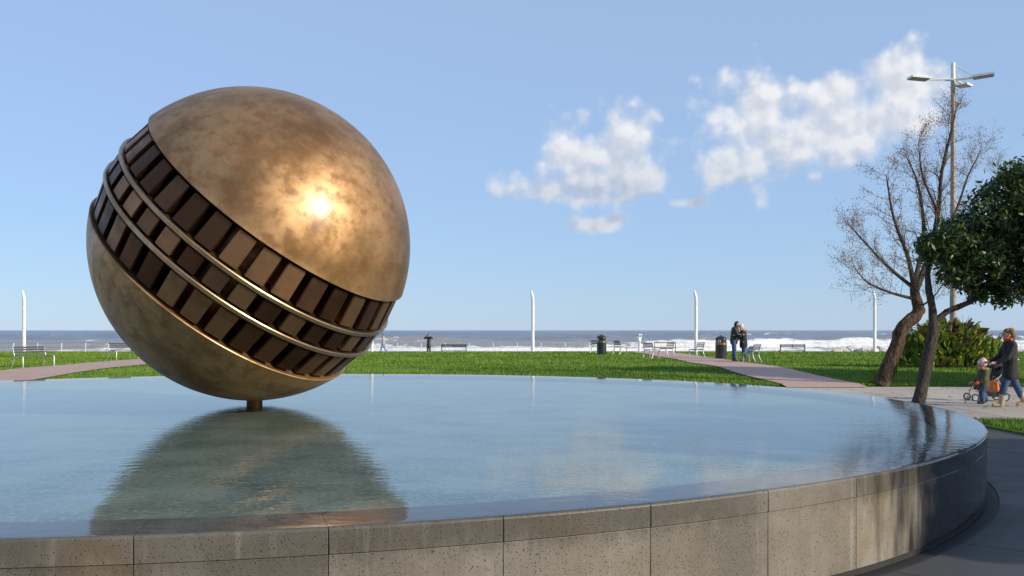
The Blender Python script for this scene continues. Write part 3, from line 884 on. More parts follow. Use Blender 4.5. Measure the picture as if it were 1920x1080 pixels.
def make_bin():
    t = empty('litter_bin')
    MB().lathe([(0, 0), (.25, 0), (.27, .02), (.27, .78), (.0, .78)], 28).build('body', m_black, t, True, 40)
    for z in (.70, .745): MB().lathe([(.271, z - .012), (.276, z - .010), (.276, z + .010), (.271, z + .012)], 28).build('band', m_gold, t, True)
    lid = MB().lathe([(.255, .78), (.255, .93), (.29, .94), (.285, .97), (.22, 1.04), (.12, 1.09), (.05, 1.10), (.05, 1.13), (.0, 1.14)], 28).build('lid', m_black, t, True, 40)
    for a in (-120, -20, 100):
        c, s_ = math.cos(R(a)), math.sin(R(a))
        o = MB().box((0, 0, 0), (.15, .012, .13)).build('sign_plate', m_white, lid); o.location = (.257 * c, .257 * s_, .86); o.rotation_euler = (0, 0, R(a + 90))
        o2 = MB().box((0, 0, 0), (.07, .012, .06)).build('slot', m_black, lid); o2.location = (.264 * c, .264 * s_, .86); o2.rotation_euler = (0, 0, R(a + 90))
    return t
b0 = make_bin(); b0.location = at(1352, 673, LZ + .02); tag(b0, 'black round litter bin with gold bands next to the embracing couple', 'litter bin', 'black litter bins')
b1 = copy_tree(b0); b1.location = at(1128, 664.5, LZ + .02); b1.rotation_euler = (0, 0, 1.9); tag(b1, 'black round litter bin farther off, in front of a chair', 'litter bin', 'black litter bins')

# tall lamp with three flat heads
LD = 40.0
lx = (1787 - 960) / FPX * LD
lamp = tag(empty('street_lamp', (lx, LD, .2)), 'very tall lamp pole with three flat rectangular lamp heads above the trees', 'street lamp')
def lz(py): return EYE + (HOR - py) / FPX * LD - .2
MB().tube([(0, 0, 0), (0, 0, 2.4), (0, 0, lz(150))], [.14, .125, .085], 14).build('pole', m_pole, lamp, True, 40)
MB().tube([(0, 0, lz(152)), (0, 0, lz(118))], [.09, .08], 12).build('mast_head', m_white, lamp, True, 40)
for ang, L in ((184, 1.05), (50, 1.05), (-25, .75)):
    hz = lz(150)
    c, s_ = math.cos(R(ang)), math.sin(R(ang))
    MB().tube([(.05 * c - .1 * s_, .05 * s_ + .1 * c, hz), (L * c - .1 * s_, L * s_ + .1 * c, hz + .02)], .025, 6).tube([(.05 * c + .1 * s_, .05 * s_ - .1 * c, hz), (L * c + .1 * s_, L * s_ - .1 * c, hz + .02)], .025, 6).build('arm', m_white, lamp)
    MB().tube([(0, 0, lz(121)), (L * c, L * s_, hz + .08)], .018, 6).build('stay', m_white, lamp)
    hd = MB().box((0, 0, .05), (.78, .52, .08)).box((.02, 0, .11), (.55, .40, .05)).build('lamp_head', m_white, lamp)
    hd.location = ((L + .36) * c, (L + .36) * s_, hz); hd.rotation_euler = (0, R(-4), R(ang))
    gl = MB().box((0, 0, -.002), (.66, .42, .02)).build('diffuser', m_lampglass, hd)

# ------------------------------------------------------------------ trees
def noisy_tube(mb, pts, rad, n=10, amp=.12):
    i0 = len(mb.v); mb.tube(pts, rad, n)
    return mb
def smooth_path(P, k=4):
    P = [Vector(p) for p in P]; out = []
    for i in range(len(P) - 1):
        p0, p1, p2, p3 = P[max(i - 1, 0)], P[i], P[i + 1], P[min(i + 2, len(P) - 1)]
        for j in range(k):
            t = j / k
            out.append(.5 * ((2 * p1) + (p2 - p0) * t + (2 * p0 - 5 * p1 + 4 * p2 - p3) * t * t + (3 * p1 - p0 - 3 * p2 + p3) * t ** 3))
    out.append(P[-1]); return out
def jitter_bark(mb, amp):
    mb.v = [tuple(c + random.uniform(-amp, amp) for c in v) for v in mb.v]
def rv(r): return Vector((random.uniform(-1, 1), random.uniform(-1, 1), random.uniform(-1, 1))) * r
def grow(start, d, length, rad, level, thick, fine, leafpts):
    """one bending branch; side shoots until level 0"""
    n = 5; pts = [start]; cur = start.copy(); dd = d.normalized()
    for i in range(n):
        dd = (dd + rv(.22) + Vector((0, 0, .07 if level > 0 else .02))).normalized()
        cur = cur + dd * length / n; pts.append(cur.copy())
    rads = [max(.0022, rad * (1 - .75 * i / n)) for i in range(n + 1)]
    (thick if level >= 2 else fine).tube(pts, rads, 6 if level >= 2 else 3)
    if level == 0:
        for p in pts[1:]:
            leafpts.append(p)
        return
    for j in range(5 if level == 1 else 6):
        f = random.uniform(.25, 1.0); k_ = min(n - 1, int(f * n)); p = pts[k_].lerp(pts[k_ + 1], f * n - k_ if f < 1 else 1)
        side = (dd + rv(.95)).normalized()
        grow(p, side, length * random.uniform(.42, .68), rad * .5, level - 1, thick, fine, leafpts)

def leaf_quads(P, size, n_per, spread, flat=.5):
    """small pointed leaves scattered round the given points"""
    P = np.repeat(np.array([tuple(p) for p in P]), n_per, axis=0); n = len(P)
    c = P + rng.normal(0, spread, (n, 3))
    a = rng.normal(0, 1, (n, 3)); a /= np.linalg.norm(a, axis=1, keepdims=True)
    b = rng.normal(0, 1, (n, 3)); b -= a * (a * b).sum(1, keepdims=True); b /= np.linalg.norm(b, axis=1, keepdims=True)
    s = size * (.6 + .8 * rng.random((n, 1)))
    V = np.stack([c - a * s, c + b * s * .36, c + a * s, c - b * s * .36], 1).reshape(-1, 3)
    return V, np.arange(4 * n).reshape(-1, 4), np.repeat(rng.random(n), 4)

TD = 28.6
base = Vector(((1655 - 960) / FPX * TD, TD, .03))
def tp(px, py, dy=0.0): return pt(px, py, TD + dy) - base
tam = tag(empty('tamarisk_tree', base), 'gnarled leaning tree with thick bark and thin almost leafless brown twigs', 'tree')
tb = MB()
tpts = smooth_path([(-.05, 0, -.05), tp(1662, 700), tp(1672, 670), tp(1684, 640), tp(1694, 612), tp(1716, 592), tp(1722, 576), tp(1716, 556), tp(1714, 528)], 7)
trad = np.interp(np.linspace(0, 1, len(tpts)), [0, .06, .2, .5, .68, .78, .86, 1], [.34, .25, .205, .178, .165, .16, .14, .10])
NS = 28
tb.tube(tpts, list(trad), NS)
tv = np.array(tb.v); ctr = np.repeat(np.array([tuple(p_) for p_ in tpts]), NS, 0)[:len(tv)]
ang_ = np.tile(np.arange(NS), len(tpts)) / NS * 8.0; hgt_ = np.repeat(np.arange(len(tpts)), NS) * .16
rel = 1 + (fbm(ang_ + hgt_ * .5, hgt_ * 1.3, 77, 4) - .5) * .55 + (fbm(ang_ * 2.5, hgt_ * .8, 78, 3) - .5) * .28
tb.v = [tuple(r_) for r_ in ctr + (tv - ctr) * rel[:, None]]
tb.ball(tp(1724, 582), (.17, .16, .15), 12, 8)
tb.build('trunk', m_bark, tam, True)
thick, fine, lp = MB(), MB(), []
limbs = [([tp(1714, 540), tp(1702, 480, -.3), tp(1676, 410, -.5), tp(1662, 330, -.5)], .085),
         ([tp(1713, 540), tp(1665, 500, .2), tp(1622, 455, .5), tp(1596, 425, .6)], .06),
         ([tp(1715, 530), tp(1732, 440, .5), tp(1722, 350, .9), tp(1703, 300, 1.0)], .08),
         ([tp(1712, 560), tp(1668, 548, -.5), tp(1625, 528, -.8), tp(1600, 498, -.9)], .05),
         ([tp(1717, 545), tp(1745, 470, .3), tp(1760, 390, .4), tp(1766, 320, .3), tp(1784, 245, .2), tp(1792, 205, .2)], .095),
         ([tp(1745, 470, .3), tp(1790, 400, .7), tp(1815, 330, 1.0), tp(1838, 285, 1.1)], .055),
         ([tp(1760, 400, .4), tp(1730, 330, -.4), tp(1722, 265, -.6)], .045),
         ([tp(1722, 578), tp(1752, 555, -.4), tp(1775, 520, -.6)], .035)]
for P, r in limbs:
    sp_ = smooth_path(P, 5); m = len(sp_)
    thick.tube(sp_, [r * (1 - .82 * i / (m - 1)) for i in range(m)], 8)
    for i in range(3, m):
        f = i / m
        for _ in range(2):
            dd = (sp_[min(i + 1, m - 1)] - sp_[i - 1]).normalized()
            grow(sp_[i], dd + rv(.9) + Vector((0, 0, .15)), random.uniform(.55, 1.0) * (1.1 - .35 * f), r * .20 * (1.1 - .6 * f), 1, thick, fine, lp)
thick.build('branch', m_bark_s, tam, True)
crown = fine.build('crown', m_twig, tam); tag(crown, kind='stuff')
sel = random.sample(lp, int(len(lp) * .75))
V, F, T = leaf_quads(sel, .024, 4, .06)
lv = np_mesh('foliage', V, F, m_tan, tam, {'tint': T}); tag(lv, kind='stuff')
print('tamarisk', len(thick.f), len(fine.f), len(F))
t2 = copy_tree(tam); t2.location = (18.0, 29.5, .05); t2.rotation_euler = (0, 0, R(150)); t2.scale = (.95, .95, .92)
tag(t2, 'thin twiggy brown tree at the picture edge, showing above the dark evergreen', 'tree')

# dark evergreen with a thin forked trunk
ED = 19.0
eb = Vector(((1722 - 960) / FPX * ED, ED, 0))
def ep(px, py, dy=0.0): return pt(px, py, ED + dy) - eb
ever = tag(empty('evergreen_tree', eb), 'small evergreen with a slim leaning forked trunk and dense dark crown', 'tree')
mb = MB()
sp_ = smooth_path([(-.06, 0, 0), ep(1728, 730), ep(1738, 680), ep(1747, 640), ep(1751, 603)], 4)
mb.tube(sp_, list(np.linspace(.125, .10, len(sp_))), 12)
sp_ = smooth_path([ep(1750, 608), ep(1748, 575), ep(1741, 540), ep(1740, 505), ep(1752, 470)], 4); mb.tube(sp_, list(np.linspace(.085, .04, len(sp_))), 9)
sp_ = smooth_path([ep(1752, 604), ep(1775, 585), ep(1800, 574), ep(1835, 556), ep(1880, 510), ep(1920, 450)], 4); mb.tube(sp_, list(np.linspace(.062, .04, len(sp_))), 9)
jitter_bark(mb, .006); mb.build('trunk', m_bark_s, ever, True)
clumps = [(1768, 478, 42), (1795, 440, 45), (1800, 505, 42), (1840, 420, 55), (1850, 490, 55), (1885, 365, 48), (1905, 430, 60), (1900, 520, 52), (1930, 350, 55), (1960, 450, 75), (1960, 540, 50), (1990, 380, 70), (2020, 480, 70), (1745, 458, 22), (1835, 545, 22), (1880, 552, 20), (1905, 330, 26)]
pts_, br = [], MB()
for (px, py, r) in clumps:
    for rep in range(3):
        c = ep(px, py, random.uniform(-.75, .75) * min(1, r / 45)); rr = r / FPX * ED * (1.0 if rep == 0 else .8)
        for _ in range(int(17 * (r / 45) ** 2) + 5):
            v = rv(1.0)
            while v.length > 1: v = rv(1.0)
            v = v.normalized() * v.length ** .45
            pts_.append(c + Vector((v.x, v.y, v.z * .85)) * rr)
hub = ep(1860, 500)
for p in random.sample(pts_, 160):
    m_ = hub.lerp(p, .5) + rv(.12); br.tube([hub.lerp(p, .15), m_, p], [.022, .014, .005], 4)
br.build('branch', m_bark_s, ever)
V, F, T = leaf_quads(pts_, .062, 20, .075)
o = np_mesh('crown', V, F, m_leaf, ever, {'tint': T}); tag(o, kind='stuff')
print('evergreen', len(F))
# its neighbours to the right of the walk and behind the viewer: they shade the basin and show in the bronze
off_c = ep(1880, 440)
def by_shade(sv, perp, a, sc):
    """trunk foot for a crown standing sv metres sunward and perp metres across"""
    h = Vector((math.sin(SUN_AZ), math.cos(SUN_AZ), 0)); q_ = Vector((-h.y, h.x, 0))
    c = h * sv + q_ * perp; o_ = Euler((0, 0, R(a))).to_matrix() @ Vector((off_c.x, off_c.y, 0)) * sc
    return c.x - o_.x, c.y - o_.y
for (x, y), a, s_, lab in ((by_shade(7, 9.3, 10, 1.05), 10, 1.05, 'evergreen beside the walk whose shade falls on the basin wall'), (by_shade(7.5, 12.3, 100, 1.1), 100, 1.1, 'evergreen beside the walk shading the paving by the basin'),
                           (by_shade(10.5, 10.8, 200, 1.35), 200, 1.35, 'taller evergreen behind the two that shade the basin'), (by_shade(11, 14.4, 300, 1.35), 300, 1.35, 'taller evergreen farther along the shaded walk'),
                           ((20.5, 23.5), 60, 1.6, 'evergreen beyond the walking woman, shading the brick path'), ((25, 27.5), 170, 1.7, 'evergreen beyond the walking woman, farther from the path'),
                           ((-4, -13), 40, 1.3, 'evergreen behind the viewer, mirrored in the ball'), ((-11, -15), 140, 1.45, 'evergreen behind the viewer, second in its row'), ((-18, -13), 250, 1.4, 'evergreen behind the viewer, third in its row'), ((3, -16), 300, 1.4, 'evergreen behind the viewer, first in its row'), ((-26, -8), 20, 1.4, 'evergreen behind the viewer, last in its row')):
    t = copy_tree(ever); t.location = (x, y, 0); t.rotation_euler = (0, 0, R(a)); t.scale = (s_, s_, s_)
    tag(t, lab, 'tree', 'evergreens along the walk')

# broad-leaved shrub
shrub = tag(empty('broad_leaved_shrub', at(1778, 689, .2)), 'wide leafy shrub with big green and yellow leaves and withered brown tops', 'shrub')
def leaf_mesh(mat, name):
    v, f = [], []
    n = 5
    for i in range(n + 1):
        t = i / n; w = .085 * math.sin(math.pi * min(.97, t * .93 + .07)) ** .8; x = .36 * t; z = .10 * math.sin(t * 1.9)
        v += [(x, -w, z + .012), (x, 0, z), (x, w, z + .012)]
        if i:
            b_ = 3 * (i - 1)
            f += [(b_, b_ + 1, b_ + 4, b_ + 3), (b_ + 1, b_ + 2, b_ + 5, b_ + 4)]
    me = MB().add(v, f).mesh(name, True); me.materials.append(mat); return me
lm = [leaf_mesh(m_shrub_g, 'leaf'), leaf_mesh(m_shrub_y, 'leaf'), leaf_mesh(m_shrub_b, 'leaf')]
st, rest = MB(), {0: ([], []), 1: ([], []), 2: ([], [])}
W, D_, H = 1.9, 1.3, 1.55
leafs = []
for _ in range(1500):
    a = random.uniform(0, math.tau); rr = random.random() ** .5
    x, y = W * rr * math.cos(a), D_ * rr * math.sin(a)
    top = H * (1 - .55 * rr ** 3) * (.86 + .28 * float(vnoise(np.array(x * 1.7 + 9), np.array(y * 1.7 + 5), 5)))
    z = top * random.random() ** .6
    front = -y / D_ + .5 * z / H + rr * .5
    kind = 2 if z > top * .90 and random.random() < .5 else (1 if random.random() < .33 else 0)
    if kind == 0 and random.random() < .10: kind = 2
    leafs.append((front, x, y, z, kind))
leafs.sort(reverse=True)
for i, (fr_, x, y, z, kind) in enumerate(leafs):
    yaw = math.atan2(y / D_, x / W) + random.gauss(0, .7); pitch = random.uniform(-1.25, -.1)
    mtx = Matrix.Translation((x, y, z)) @ Euler((random.gauss(0, .5), pitch, yaw)).to_matrix().to_4x4() @ Matrix.Scale(random.uniform(.6, 1.15), 4)
    if i < 300:
        o = link('leaf', lm[kind], shrub); o.matrix_local = mtx
    else:
        me = lm[kind]; vv, ff = rest[kind]; b_ = len(vv)
        vv += [mtx @ v.co for v in me.vertices]; ff += [tuple(k_ + b_ for k_ in p.vertices) for p in me.polygons]
for k_, m_ in ((0, m_shrub_g), (1, m_shrub_y), (2, m_shrub_b)):
    tag(MB().add(*rest[k_]).build('foliage', m_, shrub, True), kind='stuff')
for _ in range(60):
    a = random.uniform(0, math.tau); rr = random.random() ** .5 * .85
    x, y = W * rr * math.cos(a), D_ * rr * math.sin(a); st.tube([(x * .8, y * .8, 0), (x, y, H * (1 - .5 * rr ** 2))], [.016, .008], 5)
st.build('stem', m_shrub_b, shrub)

# ------------------------------------------------------------------ people
def blob(name, chains, mat, parent, voxel=.012, extra=None):
    """limbs merged into one continuous skin"""
    mb = MB()
    for c in chains: mb.capsules(c)
    if extra: extra(mb)
    o = mb.build(name, mat, parent, True)
    rm = o.modifiers.new('skin', 'REMESH'); rm.mode = 'VOXEL'; rm.voxel_size = voxel; rm.use_smooth_shade = True
    sm = o.modifiers.new('soften', 'SMOOTH'); sm.factor = .5; sm.iterations = 4
    return o
def hand(p, d, s=1.0, side=1):
    """palm, four curled fingers, thumb; p wrist, d pointing direction"""
    d = Vector(d).normalized(); p = Vector(p)
    lat = d.cross(Vector((0, 0, 1)));
    if lat.length < .2: lat = Vector((0, 1, 0))
    lat.normalize(); nrm = lat.cross(d).normalized()
    ch = [[(*p, .024 * s), (*(p + d * .06 * s), .030 * s)]]
    for i, L in enumerate((.062, .072, .067, .052)):
        b = p + d * .075 * s + lat * (i - 1.5) * .020 * s
        ch.append([(*b, .0095 * s), (*(b + d * L * .5 * s - nrm * .008 * s), .009 * s), (*(b + d * L * .8 * s - nrm * .035 * s), .008 * s)])
    b = p + d * .025 * s + lat * side * .026 * s
    ch.append([(*b, .012 * s), (*(b + d * .03 * s + lat * side * .022 * s), .010 * s), (*(b + d * .055 * s + lat * side * .020 * s - nrm * .015 * s), .009 * s)])
    return ch
def head_chain(c, fwd, s=1.0):
    """skull, jaw, nose, ears"""
    c = Vector(c); f = Vector(fwd).normalized(); lat = f.cross(Vector((0, 0, 1))).normalized(); up = Vector((0, 0, 1))
    return [[(*(c - f * .018 * s + up * .03 * s), .086 * s), (*(c + f * .018 * s + up * .02 * s), .080 * s)],
            [(*(c + f * .03 * s - up * .05 * s), .058 * s), (*(c + f * .052 * s - up * .088 * s), .034 * s)],
            [(*(c + f * .092 * s + up * .012 * s), .011 * s), (*(c + f * .112 * s - up * .022 * s), .015 * s)],
            [(*(c + lat * .082 * s), .020 * s), (*(c + lat * .084 * s - up * .03 * s), .014 * s)], [(*(c - lat * .082 * s), .020 * s), (*(c - lat * .084 * s - up * .03 * s), .014 * s)]]
def face(c, fwd, parent, s=1.0):
    c = Vector(c); f = Vector(fwd).normalized(); lat = f.cross(Vector((0, 0, 1))).normalized(); up = Vector((0, 0, 1))
    for k_ in (-1, 1): MB().ball(c + f * .086 * s + lat * k_ * .032 * s + up * .012 * s, .011 * s, 8, 6).build('eye', m_hair, parent, True)
    MB().ball(c + f * .090 * s - up * .052 * s, (.010 * s, .020 * s, .006 * s), 8, 6).build('mouth', m_scarf, parent, True)

# walking woman in flat cap: local +x is the way she walks
w = tag(empty('person', at(1893, 763, 0), R(176)), 'woman in flat cap, dark coat, jeans and pale boots pushing a stroller', 'person')
HD = (.05, 0, 1.49)
body = blob('body', [[(0, 0, .82, .13), (-.01, 0, 1.05, .125), (.0, 0, 1.25, .13), (.02, 0, 1.33, .09), (.035, 0, 1.40, .052), (.045, 0, 1.46, .05)],
    [(0, .08, .82, .09), (.14, .085, .46, .062), (.20, .085, .10, .042), (.30, .085, .05, .035)], [(0, -.08, .82, .09), (-.16, -.085, .47, .062), (-.32, -.085, .13, .042), (-.24, -.085, .05, .035)],
    [(0, .17, 1.28, .06), (.14, .21, 1.03, .045), (.34, .18, .93, .034)], [(0, -.17, 1.28, .06), (.14, -.21, 1.03, .045), (.34, -.18, .93, .034)]] + head_chain(HD, (1, .1, 0)) + hand((.36, .18, .925), (1, 0, -.1)) + hand((.36, -.18, .925), (1, 0, -.1), 1, -1), m_skin, w, .007)
face(HD, (1, .1, 0), w)
coat = blob('coat', [[(0, 0, 1.26, .155), (-.01, 0, 1.08, .145), (-.005, 0, .96, .15)], [(0, .09, 1.29, .095), (0, -.09, 1.29, .095)], [(.0, .07, .98, .13), (.03, .08, .80, .14), (.05, .085, .67, .135)], [(-.0, -.07, .98, .13), (-.05, -.08, .80, .14), (-.09, -.085, .67, .135)], [(0, 0, .95, .15), (-.02, 0, .68, .14)],
    [(0, .17, 1.28, .078), (.13, .215, 1.03, .062), (.31, .185, .935, .050)], [(0, -.17, 1.28, .078), (.13, -.215, 1.03, .062), (.31, -.185, .935, .050)], [(.01, 0, 1.34, .085), (.02, 0, 1.38, .075)]], m_coat, w)
MB().lathe([(.150, -.022), (.160, -.015), (.160, .015), (.150, .022)], 24, (-.008, 0, 1.03)).build('belt', m_jacket, coat, True)
blob('jeans', [[(0, .08, .80, .10), (.14, .085, .46, .078), (.19, .085, .20, .068)], [(0, -.08, .80, .10), (-.16, -.085, .47, .078), (-.27, -.085, .23, .066)]], m_denim, w)
blob('boot', [[(.185, .085, .24, .072), (.20, .085, .10, .060), (.215, .085, .05, .05)], [(.20, .085, .045, .045), (.36, .085, .042, .040)]], m_boot, w, .009)
blob('boot', [[(-.275, -.085, .25, .072), (-.325, -.085, .13, .060), (-.33, -.085, .11, .05)], [(-.33, -.085, .11, .045), (-.20, -.085, .045, .040)]], m_boot, w, .009)
blob('scarf', [[(.09, .03, 1.395, .035), (.02, .085, 1.40, .038), (-.05, .0, 1.405, .040), (.02, -.085, 1.40, .038), (.09, -.03, 1.395, .035)]], m_scarf, w, .009)
blob('hair', [[(-.045, 0, 1.50, .085), (-.055, 0, 1.44, .068)]], m_hair_b, w, .01)
hat = blob('flat_cap', [[(-.03, 0, 1.565, .088), (.05, 0, 1.56, .080)], [(-.02, .05, 1.56, .07), (-.02, -.05, 1.56, .07)]], m_tweed, w, .009)
MB().ball((.135, 0, 1.535), (.06, .07, .010), 14, 6).build('peak', m_tweed, hat, True)

# child in olive parka
c_ = tag(empty('person', at(1843, 757, 0), R(183)), 'small child in olive parka and pink knitted hat walking with a stick', 'person')
CH = (.03, 0, .845)
blob('body', [[(0, 0, .44, .09), (0, 0, .60, .09), (0, 0, .68, .07), (.02, 0, .75, .042), (.03, 0, .80, .042)], [(0, .055, .44, .062), (.06, .06, .24, .045), (.04, .06, .06, .035), (.11, .06, .035, .026)], [(0, -.055, .44, .062), (-.02, -.06, .24, .045), (-.10, -.06, .08, .035), (-.04, -.06, .035, .026)],
    [(0, .105, .67, .04), (.05, .13, .53, .032), (.15, .11, .47, .024)], [(0, -.105, .67, .04), (.05, -.13, .53, .032), (.15, -.11, .47, .024)]] + head_chain(CH, (1, .15, -.05), .88) + hand((.16, .11, .47), (1, 0, -.2), .7) + hand((.16, -.11, .47), (1, 0, -.2), .7, -1), m_skin, c_, .007)
face(CH, (1, .15, 0), c_, .88)
blob('parka', [[(0, 0, .67, .115), (-.01, 0, .52, .125), (-.01, 0, .37, .135)], [(0, .06, .69, .07), (0, -.06, .69, .07)], [(0, .105, .67, .058), (.05, .135, .53, .052), (.13, .112, .475, .042)], [(0, -.105, .67, .058), (.05, -.135, .53, .052), (.13, -.112, .475, .042)], [(-.075, 0, .72, .07), (-.095, 0, .64, .06)]], m_olive, c_, .01)
blob('jeans', [[(0, .055, .40, .078), (.06, .06, .24, .066), (.04, .06, .09, .062)], [(0, -.055, .40, .078), (-.02, -.06, .24, .066), (-.09, -.06, .11, .060)]], m_denim, c_, .01)
blob('shoe', [[(.03, .06, .04, .04), (.13, .06, .035, .034)]], m_denim_d, c_, .008)
blob('shoe', [[(-.11, -.06, .07, .04), (-.02, -.06, .036, .034)]], m_denim_d, c_, .008)
blob('hood_trim', [[(.06, .085, .765, .034), (-.03, .09, .755, .038), (-.085, 0, .75, .042), (-.03, -.09, .755, .038), (.06, -.085, .765, .034)]], m_fur, c_, .009)
blob('mitten', [[(.15, .11, .47, .032), (.20, .11, .455, .038), (.235, .11, .44, .028)], [(.19, .085, .46, .016), (.215, .075, .455, .014)]], m_scarf, c_, .008)
blob('knitted_hat', [[(0.0, 0, .895, .098), (.02, 0, .885, .094)], [(0, 0, .93, .075), (-.01, 0, .965, .035)]], m_pink, c_, .009)
cl = at(1843, 757, 0)
stick = MB().tube([(cl.x - .235, cl.y - .10, .455), (cl.x - .33, cl.y - .12, .30), (cl.x - .47, cl.y - .15, .0)], [.010, .011, .009], 8).build('walking_stick', m_wood_rail, None, True)
tag(stick, 'thin brown stick in the child\'s hand, touching the paving', 'stick')

# stroller, pushed to the left
sl = at(1862, 752, 0)
s0 = tag(empty('stroller', (sl.x, sl.y + .1, 0), R(178)), 'dark folding stroller with small wheels between the child and the woman', 'stroller')
for k_ in (-1, 1):
    y = .22 * k_
    MB().tube([(-.52, y, .95), (-.40, y, .90), (-.1, y, .56), (.25, y, .30), (.42, y, .22)], .014, 8).tube([(-.05, y, .52), (-.22, y, .10)], .013, 8).build('frame_tube', m_grey_metal, s0, True)
    for (x, r) in ((.44, .085), (-.22, .10)):
        wv = MB().lathe([(r - .022, -.018), (r, -.014), (r, .014), (r - .022, .018), (r - .022, -.018)], 20).build('wheel', m_rubber, s0, True, 40)
        wv.location = (x, y, r); wv.rotation_euler = (R(90), 0, 0)
        MB().lathe([(0, -.012), (r - .02, -.010), (r - .02, .010), (0, .012)], 16).build('hub', m_grey_metal, wv)
MB().tube([(-.52, -.22, .95), (-.56, -.1, .965), (-.56, .1, .965), (-.52, .22, .95)], .016, 8).build('handle', m_rubber, s0, True)
blob('seat', [[(-.16, .0, .80, .05), (-.10, 0, .58, .06), (.02, 0, .42, .06), (.20, 0, .40, .05), (.30, 0, .27, .035)], [(-.16, .13, .80, .05), (-.10, .14, .58, .06), (.02, .14, .42, .06), (.20, .14, .40, .05), (.30, .13, .27, .035)], [(-.16, -.13, .80, .05), (-.10, -.14, .58, .06), (.02, -.14, .42, .06), (.20, -.14, .40, .05), (.30, -.13, .27, .035)]], m_jacket, s0, .014)
hd = MB(); prof = []
for i in range(7):
    a = R(20 + i * 22); ring = []
    for j in range(9):
        b_ = math.pi * j / 8
        ring.append((-.12 + .30 * math.cos(a) * (.55 + .45 * math.sin(b_)), .24 * math.cos(b_), .68 + .27 * math.sin(a) * (.35 + .65 * math.sin(b_))))
    prof.append(ring)
hd.add([p for r in prof for p in r], [(i * 9 + j, i * 9 + j + 1, i * 9 + j + 10, i * 9 + j + 9) for i in range(6) for j in range(8)])
o = hd.build('canopy', m_jacket, s0, True); sd = o.modifiers.new('thick', 'SOLIDIFY'); sd.thickness = .012
MB().box((-.10, 0, .17), (.34, .36, .14)).build('basket', m_jacket, s0)
bag = blob('shopping_bag', [[(0, -.1, .12, .07), (0, .1, .12, .07)], [(0, -.09, .30, .05), (0, .09, .30, .05)], [(0, -.1, .12, .07), (0, -.09, .30, .05)], [(0, .1, .12, .07), (0, .09, .30, .05)], [(0, 0, .12, .075), (0, 0, .30, .05)], [(0, -.06, .33, .012), (0, -.04, .46, .010), (0, .04, .46, .010), (0, .06, .33, .012)]], m_orange, None, .010)
bag.location = (10.02, 20.7, .27); bag.rotation_euler = (0, 0, R(60)); bag.scale = (.8, .62, .8); tag(bag, 'orange fabric bag hanging from the stroller handle', 'bag')

# embracing couple
cpx = at(1376, 678, LZ + .03)
a_ = tag(empty('person', cpx, R(-15)), 'taller one of the embracing couple, in black jacket and blue jeans', 'person')
AH = (.14, 0, 1.62)
blob('body', [[(0, 0, .92, .13), (.02, 0, 1.15, .13), (.05, 0, 1.38, .14), (.09, 0, 1.48, .07), (.12, 0, 1.57, .055)], [(0, .09, .92, .09), (0, .10, .50, .065), (-.02, .10, .08, .05), (.12, .11, .04, .04)], [(0, -.09, .92, .09), (.03, -.10, .50, .065), (.02, -.10, .08, .05), (.16, -.11, .04, .04)],
    [(.04, .20, 1.42, .065), (.16, .27, 1.22, .05), (.38, .16, 1.25, .038)], [(.04, -.20, 1.42, .065), (.16, -.27, 1.18, .05), (.38, -.15, 1.18, .038)]] + head_chain(AH, (1, 0, -.25)) + hand((.40, .15, 1.25), (.6, -1, 0)) + hand((.40, -.14, 1.18), (.6, 1, 0), 1, -1), m_skin, a_, .009)
face(AH, (1, 0, -.2), a_)
blob('jacket', [[(.05, 0, 1.38, .165), (.02, 0, 1.15, .165), (0, 0, .92, .175), (0, 0, .86, .17)], [(.05, .10, 1.42, .10), (.05, -.10, 1.42, .10)], [(.04, .20, 1.42, .085), (.16, .275, 1.22, .07), (.35, .175, 1.25, .055)], [(.04, -.20, 1.42, .085), (.16, -.275, 1.18, .07), (.35, -.165, 1.18, .055)], [(.08, 0, 1.49, .085), (.10, 0, 1.53, .075)]], m_jacket, a_)
blob('jeans', [[(0, .09, .88, .11), (0, .10, .50, .085), (-.02, .10, .10, .072)], [(0, -.09, .88, .11), (.03, -.10, .50, .085), (.02, -.10, .10, .072)]], m_denim, a_)
for (x, y) in ((-.02, .105), (.02, -.105)): blob('shoe', [[(x, y, .05, .052), (x + .17, y, .04, .042)]], m_boot_br, a_, .01)
blob('hair', [[(.11, 0, 1.66, .092), (.13, 0, 1.68, .088)], [(.07, 0, 1.62, .07), (.06, 0, 1.56, .05)]], m_hair, a_, .01)
b_ = tag(empty('person', cpx + Vector((.40, -.08, 0)), R(165)), 'shorter one of the embracing couple, in dark coat with mustard hood', 'person')
BH = (.10, .05, 1.47)
blob('body', [[(0, 0, .86, .12), (.0, 0, 1.08, .115), (.02, 0, 1.26, .12), (.05, .02, 1.36, .06), (.08, .04, 1.43, .05)], [(0, .08, .86, .085), (0, .09, .47, .06), (-.01, .09, .08, .045), (.12, .10, .04, .036)], [(0, -.08, .86, .085), (-.04, -.09, .47, .06), (-.06, -.09, .08, .045), (.07, -.10, .04, .036)],
    [(.02, .17, 1.29, .058), (.14, .24, 1.10, .045), (.34, .20, 1.15, .034)], [(.02, -.17, 1.29, .058), (.10, -.25, 1.06, .045), (.28, -.22, .98, .034)]] + head_chain(BH, (.6, .8, 0), .95) + hand((.36, .20, 1.15), (1, -.4, 0), .9) + hand((.30, -.22, .975), (1, .2, 0), .9, -1), m_skin, b_, .009)
face(BH, (.6, .8, 0), b_, .95)
